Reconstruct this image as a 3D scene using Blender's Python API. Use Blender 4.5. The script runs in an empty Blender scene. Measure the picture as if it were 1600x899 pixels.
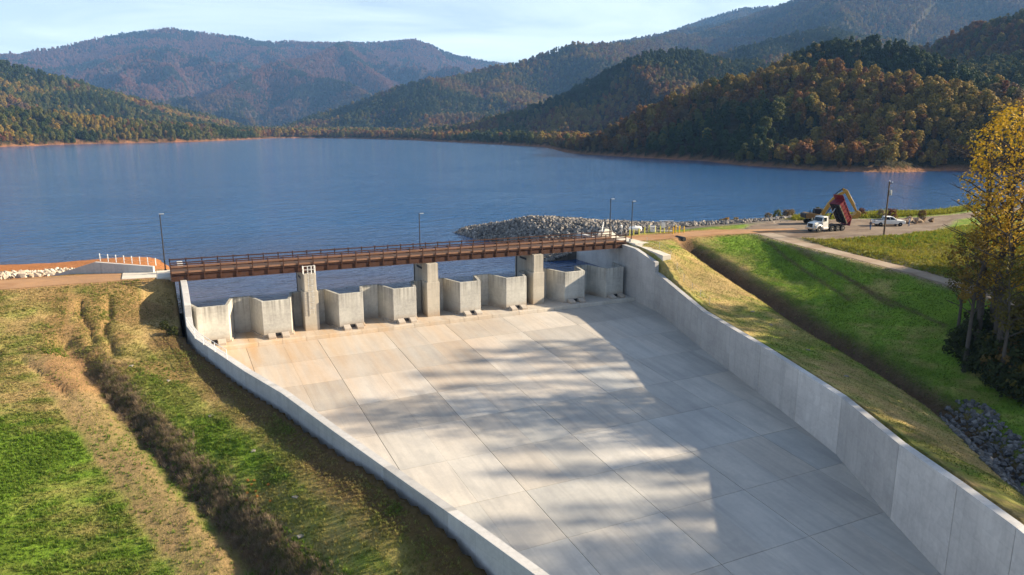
import bpy, bmesh, math, random
import numpy as np
from mathutils import Vector, Matrix, noise as mnoise
random.seed(7); rng = np.random.default_rng(7)
SC = bpy.context.scene
COL = SC.collection
PI = math.pi; R = math.radians

# ------------------------------------------------------------------ camera, sky, sun, exposure
CAMZ = 19.0; FPX = 1150.0; PITCH = R(12.36); YAW = R(25.7)
cam = bpy.data.cameras.new('camera'); cam.sensor_width = 36; cam.lens = 36 * FPX / 1600
cam.clip_start = 0.5; cam.clip_end = 40000
camo = bpy.data.objects.new('camera', cam); COL.objects.link(camo)
camo.location = (0, 0, CAMZ); camo.rotation_euler = (PI / 2 - PITCH, 0, -YAW)
SC.camera = camo
SUN_EL = R(22.5); SUN_ROT = R(107)          # clockwise from +Y (upstream)
SUN_DIR = Vector((math.sin(SUN_ROT) * math.cos(SUN_EL), math.cos(SUN_ROT) * math.cos(SUN_EL), math.sin(SUN_EL)))
W = bpy.data.worlds.new('World'); SC.world = W; W.use_nodes = True
def setup_world():
    nt = W.node_tree; N = nt.nodes; L = nt.links
    bg = N['Background']; bg.inputs[1].default_value = 0.054
    sk = N.new('ShaderNodeTexSky'); sk.sky_type = 'NISHITA'; sk.sun_disc = False
    sk.sun_elevation = SUN_EL; sk.sun_rotation = SUN_ROT; sk.altitude = 300; sk.air_density = 1.0; sk.dust_density = 1.2; sk.ozone_density = 1.0
    # thin high cloud: direction projected on a flat layer
    tc = N.new('ShaderNodeTexCoord'); sp = N.new('ShaderNodeSeparateXYZ'); L.new(tc.outputs['Generated'], sp.inputs[0])
    mx = N.new('ShaderNodeMath'); mx.operation = 'MAXIMUM'; L.new(sp.outputs[2], mx.inputs[0]); mx.inputs[1].default_value = 0.02
    ad = N.new('ShaderNodeMath'); ad.operation = 'ADD'; L.new(mx.outputs[0], ad.inputs[0]); ad.inputs[1].default_value = 0.06
    dx = N.new('ShaderNodeMath'); dx.operation = 'DIVIDE'; L.new(sp.outputs[0], dx.inputs[0]); L.new(ad.outputs[0], dx.inputs[1])
    dy = N.new('ShaderNodeMath'); dy.operation = 'DIVIDE'; L.new(sp.outputs[1], dy.inputs[0]); L.new(ad.outputs[0], dy.inputs[1])
    cb = N.new('ShaderNodeCombineXYZ'); L.new(dx.outputs[0], cb.inputs[0]); L.new(dy.outputs[0], cb.inputs[1])
    n1 = N.new('ShaderNodeTexNoise'); n1.inputs['Scale'].default_value = 0.55; n1.inputs['Detail'].default_value = 7; n1.inputs['Roughness'].default_value = 0.55
    n1.inputs['Distortion'].default_value = 0.9
    L.new(cb.outputs[0], n1.inputs['Vector'])
    rp = N.new('ShaderNodeValToRGB'); rp.color_ramp.elements[0].position = 0.40; rp.color_ramp.elements[0].color = (0, 0, 0, 1)
    rp.color_ramp.elements[1].position = 0.80; rp.color_ramp.elements[1].color = (0.34, 0.34, 0.34, 1)
    L.new(n1.outputs[0], rp.inputs[0])
    # thin veil, thicker towards the horizon where the line of sight through it is longer
    vd = N.new('ShaderNodeMath'); vd.operation = 'MULTIPLY'; L.new(mx.outputs[0], vd.inputs[0]); vd.inputs[1].default_value = -6.5
    ve = N.new('ShaderNodeMath'); ve.operation = 'EXPONENT'; L.new(vd.outputs[0], ve.inputs[0])
    vm = N.new('ShaderNodeMath'); vm.operation = 'MULTIPLY_ADD'; L.new(ve.outputs[0], vm.inputs[0]); vm.inputs[1].default_value = 0.42; L.new(rp.outputs[0], vm.inputs[2])
    mix = N.new('ShaderNodeMixRGB'); L.new(vm.outputs[0], mix.inputs[0]); L.new(sk.outputs[0], mix.inputs[1])
    mix.inputs[2].default_value = (12.0, 12.9, 13.6, 1)
    L.new(mix.outputs[0], bg.inputs[0])
setup_world()
sl = bpy.data.lights.new('sun', 'SUN'); sl.energy = 5.0; sl.angle = R(0.7); sl.color = (1.0, 0.83, 0.60)
so = bpy.data.objects.new('sun', sl); COL.objects.link(so); so.rotation_euler = SUN_DIR.to_track_quat('Z', 'Y').to_euler()
so.location = (200, -60, 300)
SC.view_settings.view_transform = 'Standard'; SC.view_settings.look = 'None'; SC.view_settings.gamma = 1
SC.view_settings.exposure = 1.62
SC.render.engine = 'CYCLES'
SC.cycles.use_denoising = True
try: SC.cycles.denoiser = 'OPENIMAGEDENOISE'
except Exception: pass
SC.cycles.max_bounces = 6; SC.cycles.diffuse_bounces = 2; SC.cycles.glossy_bounces = 2; SC.cycles.transmission_bounces = 3
SC.cycles.volume_bounces = 0; SC.cycles.transparent_max_bounces = 6
SC.cycles.caustics_reflective = False; SC.cycles.caustics_refractive = False

# measured pixel of the photograph -> point on a level or at a distance (only used to survey positions)
CY, SY, CP, SP = math.cos(YAW), math.sin(YAW), math.cos(PITCH), math.sin(PITCH)
V_R = np.array([CY, -SY, 0]); V_F = np.array([SY * CP, CY * CP, -SP]); V_U = np.cross(V_R, V_F)
def pray(px, py): return V_F + V_R * (px - 800) / FPX - V_U * (py - 449.5) / FPX
def at_z(px, py, z):
    d = pray(px, py); t = (z - CAMZ) / d[2]; return np.array([0, 0, CAMZ]) + d * t
def at_d(px, py, dist):
    d = pray(px, py); t = dist / math.hypot(d[0], d[1]); return np.array([0, 0, CAMZ]) + d * t

# ------------------------------------------------------------------ tagging and mesh helpers
def tag(o, label=None, cat=None, group=None, kind=None):
    if label: o['label'] = label
    if cat: o['category'] = cat
    if group: o['group'] = group
    if kind: o['kind'] = kind
    return o
def thing(name, label, cat, loc=(0, 0, 0), rz=0, group=None):
    o = bpy.data.objects.new(name, None); COL.objects.link(o); o.empty_display_size = 0.3
    o.location = loc; o.rotation_euler = (0, 0, rz)
    return tag(o, label, cat, group)
class MB:
    def __init__(s): s.v = []; s.f = []; s.m = []
    def add(s, vs, fs, mi=0):
        k = len(s.v); s.v += [tuple(map(float, p)) for p in vs]; s.f += [tuple(i + k for i in f) for f in fs]; s.m += [mi] * len(fs); return s
    def box(s, c, d, rz=0, mi=0, M=None):
        x, y, z = d[0] / 2, d[1] / 2, d[2] / 2
        vs = [(-x, -y, -z), (x, -y, -z), (x, y, -z), (-x, y, -z), (-x, -y, z), (x, -y, z), (x, y, z), (-x, y, z)]
        if M is not None: vs = [tuple(M @ Vector(p)) for p in vs]
        cr, sr = math.cos(rz), math.sin(rz)
        vs = [(c[0] + p[0] * cr - p[1] * sr, c[1] + p[0] * sr + p[1] * cr, c[2] + p[2]) for p in vs]
        return s.hexa(vs, mi)
    def hexa(s, vs, mi=0):
        return s.add(vs, [(0, 3, 2, 1), (4, 5, 6, 7), (0, 1, 5, 4), (1, 2, 6, 5), (2, 3, 7, 6), (3, 0, 4, 7)], mi)
    def prism(s, poly, z0, z1, mi=0):
        n = len(poly)
        a = sum(poly[i][0] * poly[(i + 1) % n][1] - poly[(i + 1) % n][0] * poly[i][1] for i in range(n))
        if a < 0: poly = poly[::-1]
        f0 = z0 if callable(z0) else (lambda x, y: z0); f1 = z1 if callable(z1) else (lambda x, y: z1)
        vs = [(x, y, f0(x, y)) for x, y in poly] + [(x, y, f1(x, y)) for x, y in poly]
        return s.add(vs, [tuple(range(n))[::-1], tuple(range(n, 2 * n))] + [(i, (i + 1) % n, n + (i + 1) % n, n + i) for i in range(n)], mi)
    def tube(s, pts, r, n=6, mi=0, cap=True):
        pts = [Vector(p) for p in pts]; rr = r if isinstance(r, (list, tuple)) else [r] * len(pts)
        k = len(s.v); vs = []
        for i, p in enumerate(pts):
            t = (pts[min(i + 1, len(pts) - 1)] - pts[max(i - 1, 0)]).normalized()
            a = Vector((0, 0, 1)) if abs(t.z) < 0.9 else Vector((1, 0, 0))
            u = t.cross(a).normalized(); w = t.cross(u)
            vs += [tuple(p + (u * math.cos(2 * PI * j / n) + w * math.sin(2 * PI * j / n)) * rr[i]) for j in range(n)]
        fs = []
        for i in range(len(pts) - 1):
            for j in range(n): fs.append((i * n + j, i * n + (j + 1) % n, (i + 1) * n + (j + 1) % n, (i + 1) * n + j))
        if cap: fs += [tuple(range(n)), tuple(range((len(pts) - 1) * n, len(pts) * n))[::-1]]
        return s.add(vs, fs, mi)
    def bar(s, p, q, w, h, mi=0):           # rectangular bar, w across (horizontal), h in height
        p, q = Vector(p), Vector(q); t = (q - p).normalized()
        u = Vector((0, 0, 1)).cross(t)
        u = u.normalized() if u.length > 1e-4 else Vector((1, 0, 0))
        v = t.cross(u); vs = []
        for e in (p, q): vs += [e - u * w / 2 - v * h / 2, e + u * w / 2 - v * h / 2, e + u * w / 2 + v * h / 2, e - u * w / 2 + v * h / 2]
        return s.hexa([tuple(x) for x in vs], mi)
    def lathe(s, prof, c=(0, 0, 0), n=12, axis='z', mi=0):
        vs = []
        for r_, h in prof:
            for j in range(n):
                a = 2 * PI * j / n; x, y = r_ * math.cos(a), r_ * math.sin(a)
                p = (x, y, h) if axis == 'z' else ((x, h, y) if axis == 'y' else (h, x, y))
                vs.append((p[0] + c[0], p[1] + c[1], p[2] + c[2]))
        fs = [(i * n + j, i * n + (j + 1) % n, (i + 1) * n + (j + 1) % n, (i + 1) * n + j) for i in range(len(prof) - 1) for j in range(n)]
        fs += [tuple(range(n))[::-1], tuple(range((len(prof) - 1) * n, len(prof) * n))]
        return s.add(vs, fs, mi)
    def mesh(s, name, mats):
        me = bpy.data.meshes.new(name); me.from_pydata(s.v, [], s.f)
        for m in (mats if isinstance(mats, (list, tuple)) else [mats]): me.materials.append(m)
        if any(s.m): me.polygons.foreach_set('material_index', s.m)
        bm = bmesh.new(); bm.from_mesh(me); bmesh.ops.recalc_face_normals(bm, faces=bm.faces); bm.to_mesh(me); bm.free()
        me.update(); return me
    def build(s, name, mats, parent=None, world=False, bevel=0, smooth=False):
        if world and parent is not None:
            l = parent.location; a = -parent.rotation_euler[2]; c_, s_ = math.cos(a), math.sin(a)
            s.v = [((p[0] - l[0]) * c_ - (p[1] - l[1]) * s_, (p[0] - l[0]) * s_ + (p[1] - l[1]) * c_, p[2] - l[2]) for p in s.v]
        me = s.mesh(name, mats)
        if bevel:
            bm = bmesh.new(); bm.from_mesh(me)
            bmesh.ops.bevel(bm, geom=[e for e in bm.edges if len(e.link_faces) == 2 and e.calc_face_angle(0) > 0.5], offset=bevel, segments=1, affect='EDGES', clamp_overlap=True)
            bm.to_mesh(me); bm.free()
        if smooth: me.polygons.foreach_set('use_smooth', [True] * len(me.polygons))
        o = bpy.data.objects.new(name, me); COL.objects.link(o)
        if parent is not None: o.parent = parent
        return o
def inst(name, me, parent=None, loc=(0, 0, 0), rot=(0, 0, 0), scale=(1, 1, 1)):
    o = bpy.data.objects.new(name, me); COL.objects.link(o); o.parent = parent
    o.location = loc; o.rotation_euler = rot; o.scale = scale; return o
def copy_tree(o, parent=None):
    c = o.copy(); COL.objects.link(c)
    if parent is not None: c.parent = parent
    for ch in list(o.children): copy_tree(ch, c)
    return c

# ------------------------------------------------------------------ numpy value noise
def _h(ix, iy, s):
    n = (ix.astype(np.int64) * 374761393 + iy.astype(np.int64) * 668265263 + s * 1442695041) & 0xFFFFFFFF
    n = ((n ^ (n >> 13)) * 1274126177) & 0xFFFFFFFF
    return ((n ^ (n >> 16)) & 0xFFFF) / 65535.0
def vn(x, y, sc=1.0, s=0):
    x = np.asarray(x, float) / sc; y = np.asarray(y, float) / sc
    ix, iy = np.floor(x), np.floor(y); fx, fy = x - ix, y - iy
    fx = fx * fx * (3 - 2 * fx); fy = fy * fy * (3 - 2 * fy)
    a = _h(ix, iy, s); b = _h(ix + 1, iy, s); c = _h(ix, iy + 1, s); d = _h(ix + 1, iy + 1, s)
    return (a * (1 - fx) + b * fx) * (1 - fy) + (c * (1 - fx) + d * fx) * fy
def fbm(x, y, sc, o=4, s=0):
    t = 0; a = 0.5; n = 0
    for k in range(o): t = t + a * vn(x, y, sc / 2 ** k, s + 17 * k); n += a; a *= 0.5
    return t / n
def sstep(a, b, x):
    t = np.clip((x - a) / (b - a), 0, 1); return t * t * (3 - 2 * t)
def dist_poly(X, Y, pl, closed=False):
    best = np.full(np.shape(X), 1e9); bs = np.zeros(np.shape(X))
    P = list(pl) + ([pl[0]] if closed else [])
    for i, (a, b) in enumerate(zip(P, P[1:])):
        ax, ay = a[0], a[1]; dx, dy = b[0] - ax, b[1] - ay; L2 = dx * dx + dy * dy + 1e-12
        t = np.clip(((X - ax) * dx + (Y - ay) * dy) / L2, 0, 1)
        d = np.hypot(X - ax - t * dx, Y - ay - t * dy)
        m = d < best; best = np.where(m, d, best); bs = np.where(m, i + t, bs)
    return best, bs
def in_poly(X, Y, pl):
    r_ = np.zeros(np.shape(X), bool); n = len(pl)
    for i in range(n):
        x0, y0 = pl[i][0], pl[i][1]; x1, y1 = pl[(i + 1) % n][0], pl[(i + 1) % n][1]
        if y0 == y1: continue
        c = ((y0 > Y) != (y1 > Y)) & (X < (x1 - x0) * (Y - y0) / (y1 - y0) + x0)
        r_ ^= c
    return r_

# ------------------------------------------------------------------ materials
class NT:
    def __init__(s, name):
        s.m = bpy.data.materials.new(name); s.m.use_nodes = True; s.t = s.m.node_tree; s.N = s.t.nodes; s.L = s.t.links
        s.b = s.N['Principled BSDF']; s.out = s.N['Material Output']
    def n(s, typ, **k):
        o = s.N.new(typ)
        for a, v in k.items():
            if hasattr(o, a): setattr(o, a, v)
        return o
    def link(s, a, b): s.L.new(a, b)
    def pos(s): return s.n('ShaderNodeNewGeometry').outputs['Position']
    def obj(s): return s.n('ShaderNodeTexCoord').outputs['Object']
    def mapped(s, src, scale=(1, 1, 1), loc=(0, 0, 0), rot=(0, 0, 0)):
        m = s.n('ShaderNodeMapping'); m.inputs['Scale'].default_value = scale; m.inputs['Location'].default_value = loc; m.inputs['Rotation'].default_value = rot
        s.link(src, m.inputs[0]); return m.outputs[0]
    def noise(s, vec, scale, detail=5, rough=0.55, dist=0.0):
        o = s.n('ShaderNodeTexNoise'); o.inputs['Scale'].default_value = scale; o.inputs['Detail'].default_value = detail
        o.inputs['Roughness'].default_value = rough; o.inputs['Distortion'].default_value = dist
        s.link(vec, o.inputs['Vector']); return o.outputs[0]
    def ramp(s, fac, stops):
        o = s.n('ShaderNodeValToRGB'); e = o.color_ramp.elements
        while len(e) < len(stops): e.new(0.5)
        for x, (p, c) in zip(e, stops):
            x.position = p; x.color = (c, c, c, 1) if not isinstance(c, (tuple, list)) else (*c[:3], 1)
        s.link(fac, o.inputs[0]); return o.outputs[0]
    def mix(s, f, a, b, blend='MIX'):
        o = s.n('ShaderNodeMixRGB'); o.blend_type = blend
        for v, i in ((f, 0), (a, 1), (b, 2)):
            if isinstance(v, (int, float)): o.inputs[i].default_value = v if i == 0 else (v, v, v, 1)
            elif isinstance(v, (tuple, list)): o.inputs[i].default_value = (*v[:3], 1)
            else: s.link(v, o.inputs[i])
        return o.outputs[0]
    def math(s, op, a, b=None):
        o = s.n('ShaderNodeMath'); o.operation = op
        for v, i in ((a, 0), (b, 1)):
            if v is None: continue
            if isinstance(v, (int, float)): o.inputs[i].default_value = v
            else: s.link(v, o.inputs[i])
        return o.outputs[0]
    def bump(s, h, strength=0.4, dist=0.05):
        o = s.n('ShaderNodeBump'); o.inputs['Strength'].default_value = strength; o.inputs['Distance'].default_value = dist
        s.link(h, o.inputs['Height']); s.link(o.outputs[0], s.b.inputs['Normal'])
    def col(s, c):
        if isinstance(c, (tuple, list)): s.b.inputs['Base Color'].default_value = (*c[:3], 1)
        else: s.link(c, s.b.inputs['Base Color'])
    def set(s, rough=0.8, metal=0, spec=0.3):
        s.b.inputs['Roughness'].default_value = rough; s.b.inputs['Metallic'].default_value = metal; s.b.inputs['Specular IOR Level'].default_value = spec
        return s
def simple(name, c, rough=0.6, metal=0, spec=0.4, var=0.25, scale=4.0):
    t = NT(name); t.set(rough, metal, spec)
    f = t.noise(t.obj(), scale, 5)
    k = 1 - var
    t.col(t.mix(f, tuple(x * k for x in c), tuple(min(1, x * (1 + var)) for x in c)))
    return t.m
def leafy(name, tint_attr=True, c=(0.08, 0.08, 0.02), translucent=0.25):
    t = NT(name); t.set(0.75, 0, 0.15)
    if tint_attr:
        a = t.n('ShaderNodeAttribute'); a.attribute_type = 'INSTANCER'; a.attribute_name = 'tint'; src = a.outputs['Color']
    else:
        src = t.mix(0.0, c, c)
    f = t.noise(t.obj(), 0.35, 3); f2 = t.noise(t.obj(), 2.3, 2)
    cc = t.mix(f, src, t.mix(1.0, src, (0.62, 0.7, 0.6), 'MULTIPLY'))
    cc = t.mix(t.ramp(f2, [(0.45, 0.0), (0.75, 0.55)]), cc, t.mix(1.0, src, (1.45, 1.3, 1.1), 'MULTIPLY'))
    t.col(cc)
    tr = t.n('ShaderNodeBsdfTranslucent'); t.link(cc, tr.inputs[0]); ms = t.n('ShaderNodeMixShader'); ms.inputs[0].default_value = translucent
    t.link(t.b.outputs[0], ms.inputs[1]); t.link(tr.outputs[0], ms.inputs[2]); t.link(ms.outputs[0], t.out.inputs[0])
    return t.m
def concrete_wall(name, base=(0.50, 0.49, 0.47), dark=(0.31, 0.305, 0.30), blot=0.65, drip=None):
    t = NT(name); t.set(0.85, 0, 0.25); p = t.pos()
    oi = t.n('ShaderNodeObjectInfo')
    big = t.noise(p, 0.22, 5, 0.6); fine = t.noise(p, 3.2, 6, 0.65)
    streak = t.noise(t.mapped(p, (1.6, 1.6, 0.10)), 1.0, 6, 0.6)
    c = t.mix(t.ramp(big, [(0.35, 0.0), (0.68, blot)]), base, dark)
    c = t.mix(t.ramp(streak, [(0.5, 0.0), (0.74, 0.4)]), c, tuple(x * 0.8 for x in dark))
    pat = t.noise(p, 0.55, 2, 0.4, 0.6)
    c = t.mix(t.ramp(pat, [(0.50, 0.0), (0.53, 0.30)]), c, tuple(x * 1.1 for x in dark))
    c = t.mix(t.ramp(fine, [(0.35, 0.35), (0.65, 0.0)]), c, tuple(min(1, x * 1.15) for x in base))
    if drip:
        sz = t.n('ShaderNodeSeparateXYZ'); t.link(p, sz.inputs[0]); mr = t.n('ShaderNodeMapRange'); mr.inputs[1].default_value = drip[0]; mr.inputs[2].default_value = drip[1]; t.link(sz.outputs[2], mr.inputs[0])
        dn = t.noise(t.mapped(p, (3.2, 3.2, 0.05), (4, 4, 0)), 1.0, 5, 0.65)
        c = t.mix(t.math('MULTIPLY', t.ramp(dn, [(0.42, 0.0), (0.66, 1.0)]), t.math('MULTIPLY', mr.outputs[0], .75)), c, (0.13, 0.125, 0.11))
        ml = t.n('ShaderNodeMapRange'); ml.inputs[1].default_value = -7.8; ml.inputs[2].default_value = -9.1; t.link(sz.outputs[2], ml.inputs[0])
        c = t.mix(t.math('MULTIPLY', ml.outputs[0], t.ramp(big, [(0.3, 0.2), (0.6, .8)])), c, (0.34, 0.235, 0.15))
    # formwork lifts and tie holes
    br = t.n('ShaderNodeTexBrick'); br.offset = 0; br.inputs['Scale'].default_value = 1.0
    br.inputs['Color1'].default_value = (1, 1, 1, 1); br.inputs['Color2'].default_value = (0.86, 0.86, 0.87, 1); br.inputs['Mortar'].default_value = (0.62, 0.62, 0.62, 1)
    br.inputs['Mortar Size'].default_value = 0.012; br.inputs['Brick Width'].default_value = 2.4; br.inputs['Row Height'].default_value = 1.2
    sp = t.n('ShaderNodeSeparateXYZ'); t.link(p, sp.inputs[0]); cb = t.n('ShaderNodeCombineXYZ')
    t.link(t.math('ADD', t.math('MULTIPLY', sp.outputs[0], 0.55), sp.outputs[1]), cb.inputs[0]); t.link(sp.outputs[2], cb.inputs[1])
    t.link(cb.outputs[0], br.inputs['Vector'])
    c = t.mix(0.55, c, t.mix(1.0, c, br.outputs[0], 'MULTIPLY'))
    c = t.mix(1.0, c, oi.outputs['Color'], 'MULTIPLY')
    t.col(c); t.bump(fine, 0.25, 0.02)
    return t.m
def concrete_floor(name):
    t = NT(name); t.set(0.55, 0, 0.35); p = t.pos()
    oi = t.n('ShaderNodeObjectInfo')
    big = t.noise(p, 0.16, 5, 0.6); fine = t.noise(p, 2.6, 7, 0.65)
    fl = t.noise(t.mapped(p, (1.1, 0.075, 0.3)), 1.0, 6, 0.62, 0.3)
    fl2 = t.noise(t.mapped(p, (3.0, 0.12, 0.3), (7, 3, 0)), 1.0, 5, 0.6)
    base = (0.52, 0.495, 0.45); dark = (0.335, 0.33, 0.32); pale = (0.59, 0.57, 0.53)
    c = t.mix(t.ramp(big, [(0.36, 0.0), (0.66, 0.55)]), base, dark)
    c = t.mix(t.ramp(fl, [(0.46, 0.0), (0.72, 0.5)]), c, tuple(x * 0.8 for x in dark))
    c = t.mix(t.ramp(fl2, [(0.52, 0.0), (0.74, 0.3)]), c, pale)
    st = t.noise(t.mapped(p, (0.35, 0.16, 0.3), (11, 5, 0)), 1.0, 6, 0.62, 0.8)
    c = t.mix(t.ramp(st, [(0.54, 0.0), (0.60, 0.28)]), c, dark)
    c = t.mix(t.ramp(fine, [(0.3, 0.3), (0.6, 0.0)]), c, dark)
    # red soil washed down from the left bank: strongest near the sill
    sp = t.n('ShaderNodeSeparateXYZ'); t.link(p, sp.inputs[0])
    wy = t.n('ShaderNodeMapRange'); wy.inputs[1].default_value = 62; wy.inputs[2].default_value = 100; t.link(sp.outputs[1], wy.inputs[0])
    wx = t.n('ShaderNodeMapRange'); wx.inputs[1].default_value = 66; wx.inputs[2].default_value = 10; t.link(sp.outputs[0], wx.inputs[0])
    so_ = t.noise(t.mapped(p, (0.45, 0.06, 0.3), (2.2, 0, 0)), 1.0, 5, 0.6)
    soil = t.math('MULTIPLY', t.math('MULTIPLY', wy.outputs[0], wx.outputs[0]), t.ramp(so_, [(0.36, 0.36), (0.62, 1.0)]))
    c = t.mix(soil, c, (0.46, 0.315, 0.185))
    c = t.mix(1.0, c, oi.outputs['Color'], 'MULTIPLY')
    t.col(c); t.bump(fine, 0.2, 0.015)
    v = t.n('ShaderNodeTexVoronoi'); v.feature = 'DISTANCE_TO_EDGE'; v.inputs['Scale'].default_value = 0.13; t.link(t.mapped(p, (1, 1, 0.2), (3, 1, 0)), v.inputs['Vector'])
    r_ = t.n('ShaderNodeMapRange'); t.link(big, r_.inputs[0]); r_.inputs[3].default_value = 0.42; r_.inputs[4].default_value = 0.72; t.link(r_.outputs[0], t.b.inputs['Roughness'])
    return t.m
def ground_mat(name):
    t = NT(name); t.set(0.95, 0, 0.1); p = t.pos()
    a = t.n('ShaderNodeAttribute'); a.attribute_type = 'GEOMETRY'; a.attribute_name = 'zone'
    n1 = t.noise(p, 0.6, 6, 0.65); n2 = t.noise(p, 4.5, 6, 0.7); n3 = t.noise(p, 0.12, 4, 0.5)
    c = t.mix(t.ramp(n1, [(0.35, 0.0), (0.65, 0.5)]), a.outputs['Color'], t.mix(1.0, a.outputs['Color'], (0.62, 0.60, 0.58), 'MULTIPLY'))
    c = t.mix(t.ramp(n2, [(0.42, 0.0), (0.70, 0.55)]), c, t.mix(1.0, c, (1.55, 1.45, 1.3), 'MULTIPLY'))
    c = t.mix(t.ramp(n2, [(0.25, 0.45), (0.45, 0.0)]), c, t.mix(1.0, c, (0.55, 0.52, 0.5), 'MULTIPLY'))
    c = t.mix(t.ramp(n3, [(0.4, 0.0), (0.7, 0.35)]), c, t.mix(1.0, c, (1.2, 1.12, 0.95), 'MULTIPLY'))
    n4 = t.noise(p, 1.7, 5, 0.7)
    c = t.mix(t.ramp(n4, [(0.36, 0.55), (0.50, 0.0)]), c, t.mix(1.0, c, (0.48, 0.52, 0.48), 'MULTIPLY'))
    t.col(c); t.bump(t.math('ADD', n2, n4), 1.0, 0.16)
    return t.m
def hill_mat(name):
    t = NT(name); t.set(0.95, 0, 0.05); p = t.pos()
    a = t.n('ShaderNodeAttribute'); a.attribute_type = 'GEOMETRY'; a.attribute_name = 'zone'
    n1 = t.noise(p, 0.035, 6, 0.8); n2 = t.noise(p, 0.012, 5, 0.65)
    v = t.n('ShaderNodeTexVoronoi'); v.inputs['Scale'].default_value = 0.055; t.link(p, v.inputs['Vector'])
    c = t.mix(t.ramp(n1, [(0.40, 0.0), (0.62, 0.75)]), a.outputs['Color'], t.mix(1.0, a.outputs['Color'], (0.42, 0.55, 0.5), 'MULTIPLY'))
    c = t.mix(t.ramp(n2, [(0.45, 0.0), (0.65, 0.5)]), c, t.mix(1.0, c, (1.35, 1.1, 0.85), 'MULTIPLY'))
    t.col(c)
    t.bump(t.math('ADD', t.math('MULTIPLY', v.outputs['Distance'], -0.9), t.math('MULTIPLY', n1, 1.6)), 1.0, 9.0)
    return t.m
def water_mat(name):
    t = NT(name); p = t.pos()
    t.b.inputs['Roughness'].default_value = 0.08; t.b.inputs['IOR'].default_value = 1.333; t.b.inputs['Specular IOR Level'].default_value = 0.5
    sp = t.n('ShaderNodeSeparateXYZ'); t.link(p, sp.inputs[0])
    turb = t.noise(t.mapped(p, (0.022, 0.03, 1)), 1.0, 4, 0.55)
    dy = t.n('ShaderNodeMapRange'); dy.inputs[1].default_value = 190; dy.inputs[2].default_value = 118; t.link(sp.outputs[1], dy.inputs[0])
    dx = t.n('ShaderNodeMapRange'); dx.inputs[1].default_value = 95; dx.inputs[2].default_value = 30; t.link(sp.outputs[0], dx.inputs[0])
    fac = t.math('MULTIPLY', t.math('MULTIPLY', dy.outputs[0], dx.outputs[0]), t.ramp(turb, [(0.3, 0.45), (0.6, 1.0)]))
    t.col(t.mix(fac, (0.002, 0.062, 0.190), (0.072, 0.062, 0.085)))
    w1 = t.noise(t.mapped(p, (0.55, 0.85, 1), (0, 0, 0), (0, 0, 0.35)), 1.0, 5, 0.6, 0.4)
    w2 = t.noise(t.mapped(p, (0.16, 0.30, 1), (3, 9, 0), (0, 0, 0.2)), 1.0, 4, 0.6)
    w3 = t.noise(t.mapped(p, (0.02, 0.03, 1), (3, 9, 0)), 1.0, 3, 0.5)
    h = t.math('ADD', t.math('MULTIPLY', w1, t.ramp(w3, [(0.35, 0.45), (0.65, 1.0)])), t.math('MULTIPLY', w2, 2.2))
    t.bump(h, 0.9, 0.40)
    return t.m

M_WALL = concrete_wall('wall_concrete')
M_WEIR = concrete_wall('weir_concrete', (0.53, 0.52, 0.48), (0.30, 0.295, 0.285), 0.95, (-6.6, -4.0))
M_PIER = concrete_wall('pier_concrete', (0.47, 0.43, 0.36), (0.31, 0.285, 0.24), 0.7, (-5.5, -0.9))
M_FLOOR = concrete_floor('chute_concrete')
M_MARK = simple('weathered_marker_concrete', (0.22, 0.205, 0.175), 0.9, 0, 0.2, 0.3, 4)
M_PALE = simple('pale_concrete', (0.54, 0.50, 0.43), 0.85, 0, 0.25, 0.22, 1.1)
M_SUB = simple('joint_fill', (0.17, 0.15, 0.12), 0.95, var=0.3)
M_GROUND = ground_mat('ground_soil')
M_HILL = hill_mat('hill_forest_floor')
M_WATER = water_mat('lake_water')
M_RUST = simple('weathering_steel', (0.058, 0.026, 0.017), 0.75, 0.2, 0.3, 0.45, 1.5)
M_RUST2 = simple('weathering_steel_light', (0.21, 0.115, 0.072), 0.7, 0.1, 0.3, 0.35, 1.5)
M_DECK = simple('bridge_deck_steel', (0.062, 0.036, 0.026), 0.85, 0, 0.3, 0.35, 0.8)
M_GALV = simple('galvanised_steel', (0.45, 0.46, 0.47), 0.45, 0.6, 0.5, 0.15, 3)
M_WHITE = simple('white_paint', (0.78, 0.78, 0.76), 0.35, 0, 0.5, 0.06, 2)
M_DIRTW = simple('dusty_white_paint', (0.70, 0.69, 0.66), 0.4, 0, 0.5, 0.14, 1.2)
M_DARKPOLE = simple('bronze_pole_paint', (0.03, 0.026, 0.024), 0.5, 0.3, 0.4, 0.2, 2)
M_YELLOW = simple('safety_yellow_paint', (0.62, 0.42, 0.02), 0.45, 0, 0.4, 0.12, 2)
M_YGREEN = simple('faded_yellow_paint', (0.52, 0.52, 0.08), 0.5, 0, 0.4, 0.12, 2)
M_CATY = simple('machine_yellow_paint', (0.40, 0.225, 0.035), 0.5, 0, 0.4, 0.3, 1.3)
M_CATD = simple('dusty_machine_paint', (0.20, 0.12, 0.045), 0.7, 0, 0.3, 0.4, 1.5)
M_BLACK = simple('black_rubber', (0.018, 0.018, 0.018), 0.8, 0, 0.3, 0.25, 4)
M_DKMET = simple('dark_chassis_steel', (0.03, 0.03, 0.035), 0.6, 0.4, 0.4, 0.3, 3)
M_MAROON = simple('maroon_bed_paint', (0.15, 0.010, 0.020), 0.4, 0, 0.5, 0.25, 1.5)
M_CHROME = simple('polished_hub_metal', (0.62, 0.60, 0.56), 0.25, 0.9, 0.5, 0.1, 6)
M_GLASS = simple('dark_tinted_glass', (0.012, 0.02, 0.025), 0.06, 0, 0.6, 0.1, 1)
M_WOOD = simple('weathered_pole_wood', (0.13, 0.09, 0.06), 0.9, 0, 0.2, 0.35, 2)
M_ORANGE = simple('orange_paint', (0.70, 0.22, 0.02), 0.5, 0, 0.4, 0.15, 3)
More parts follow.
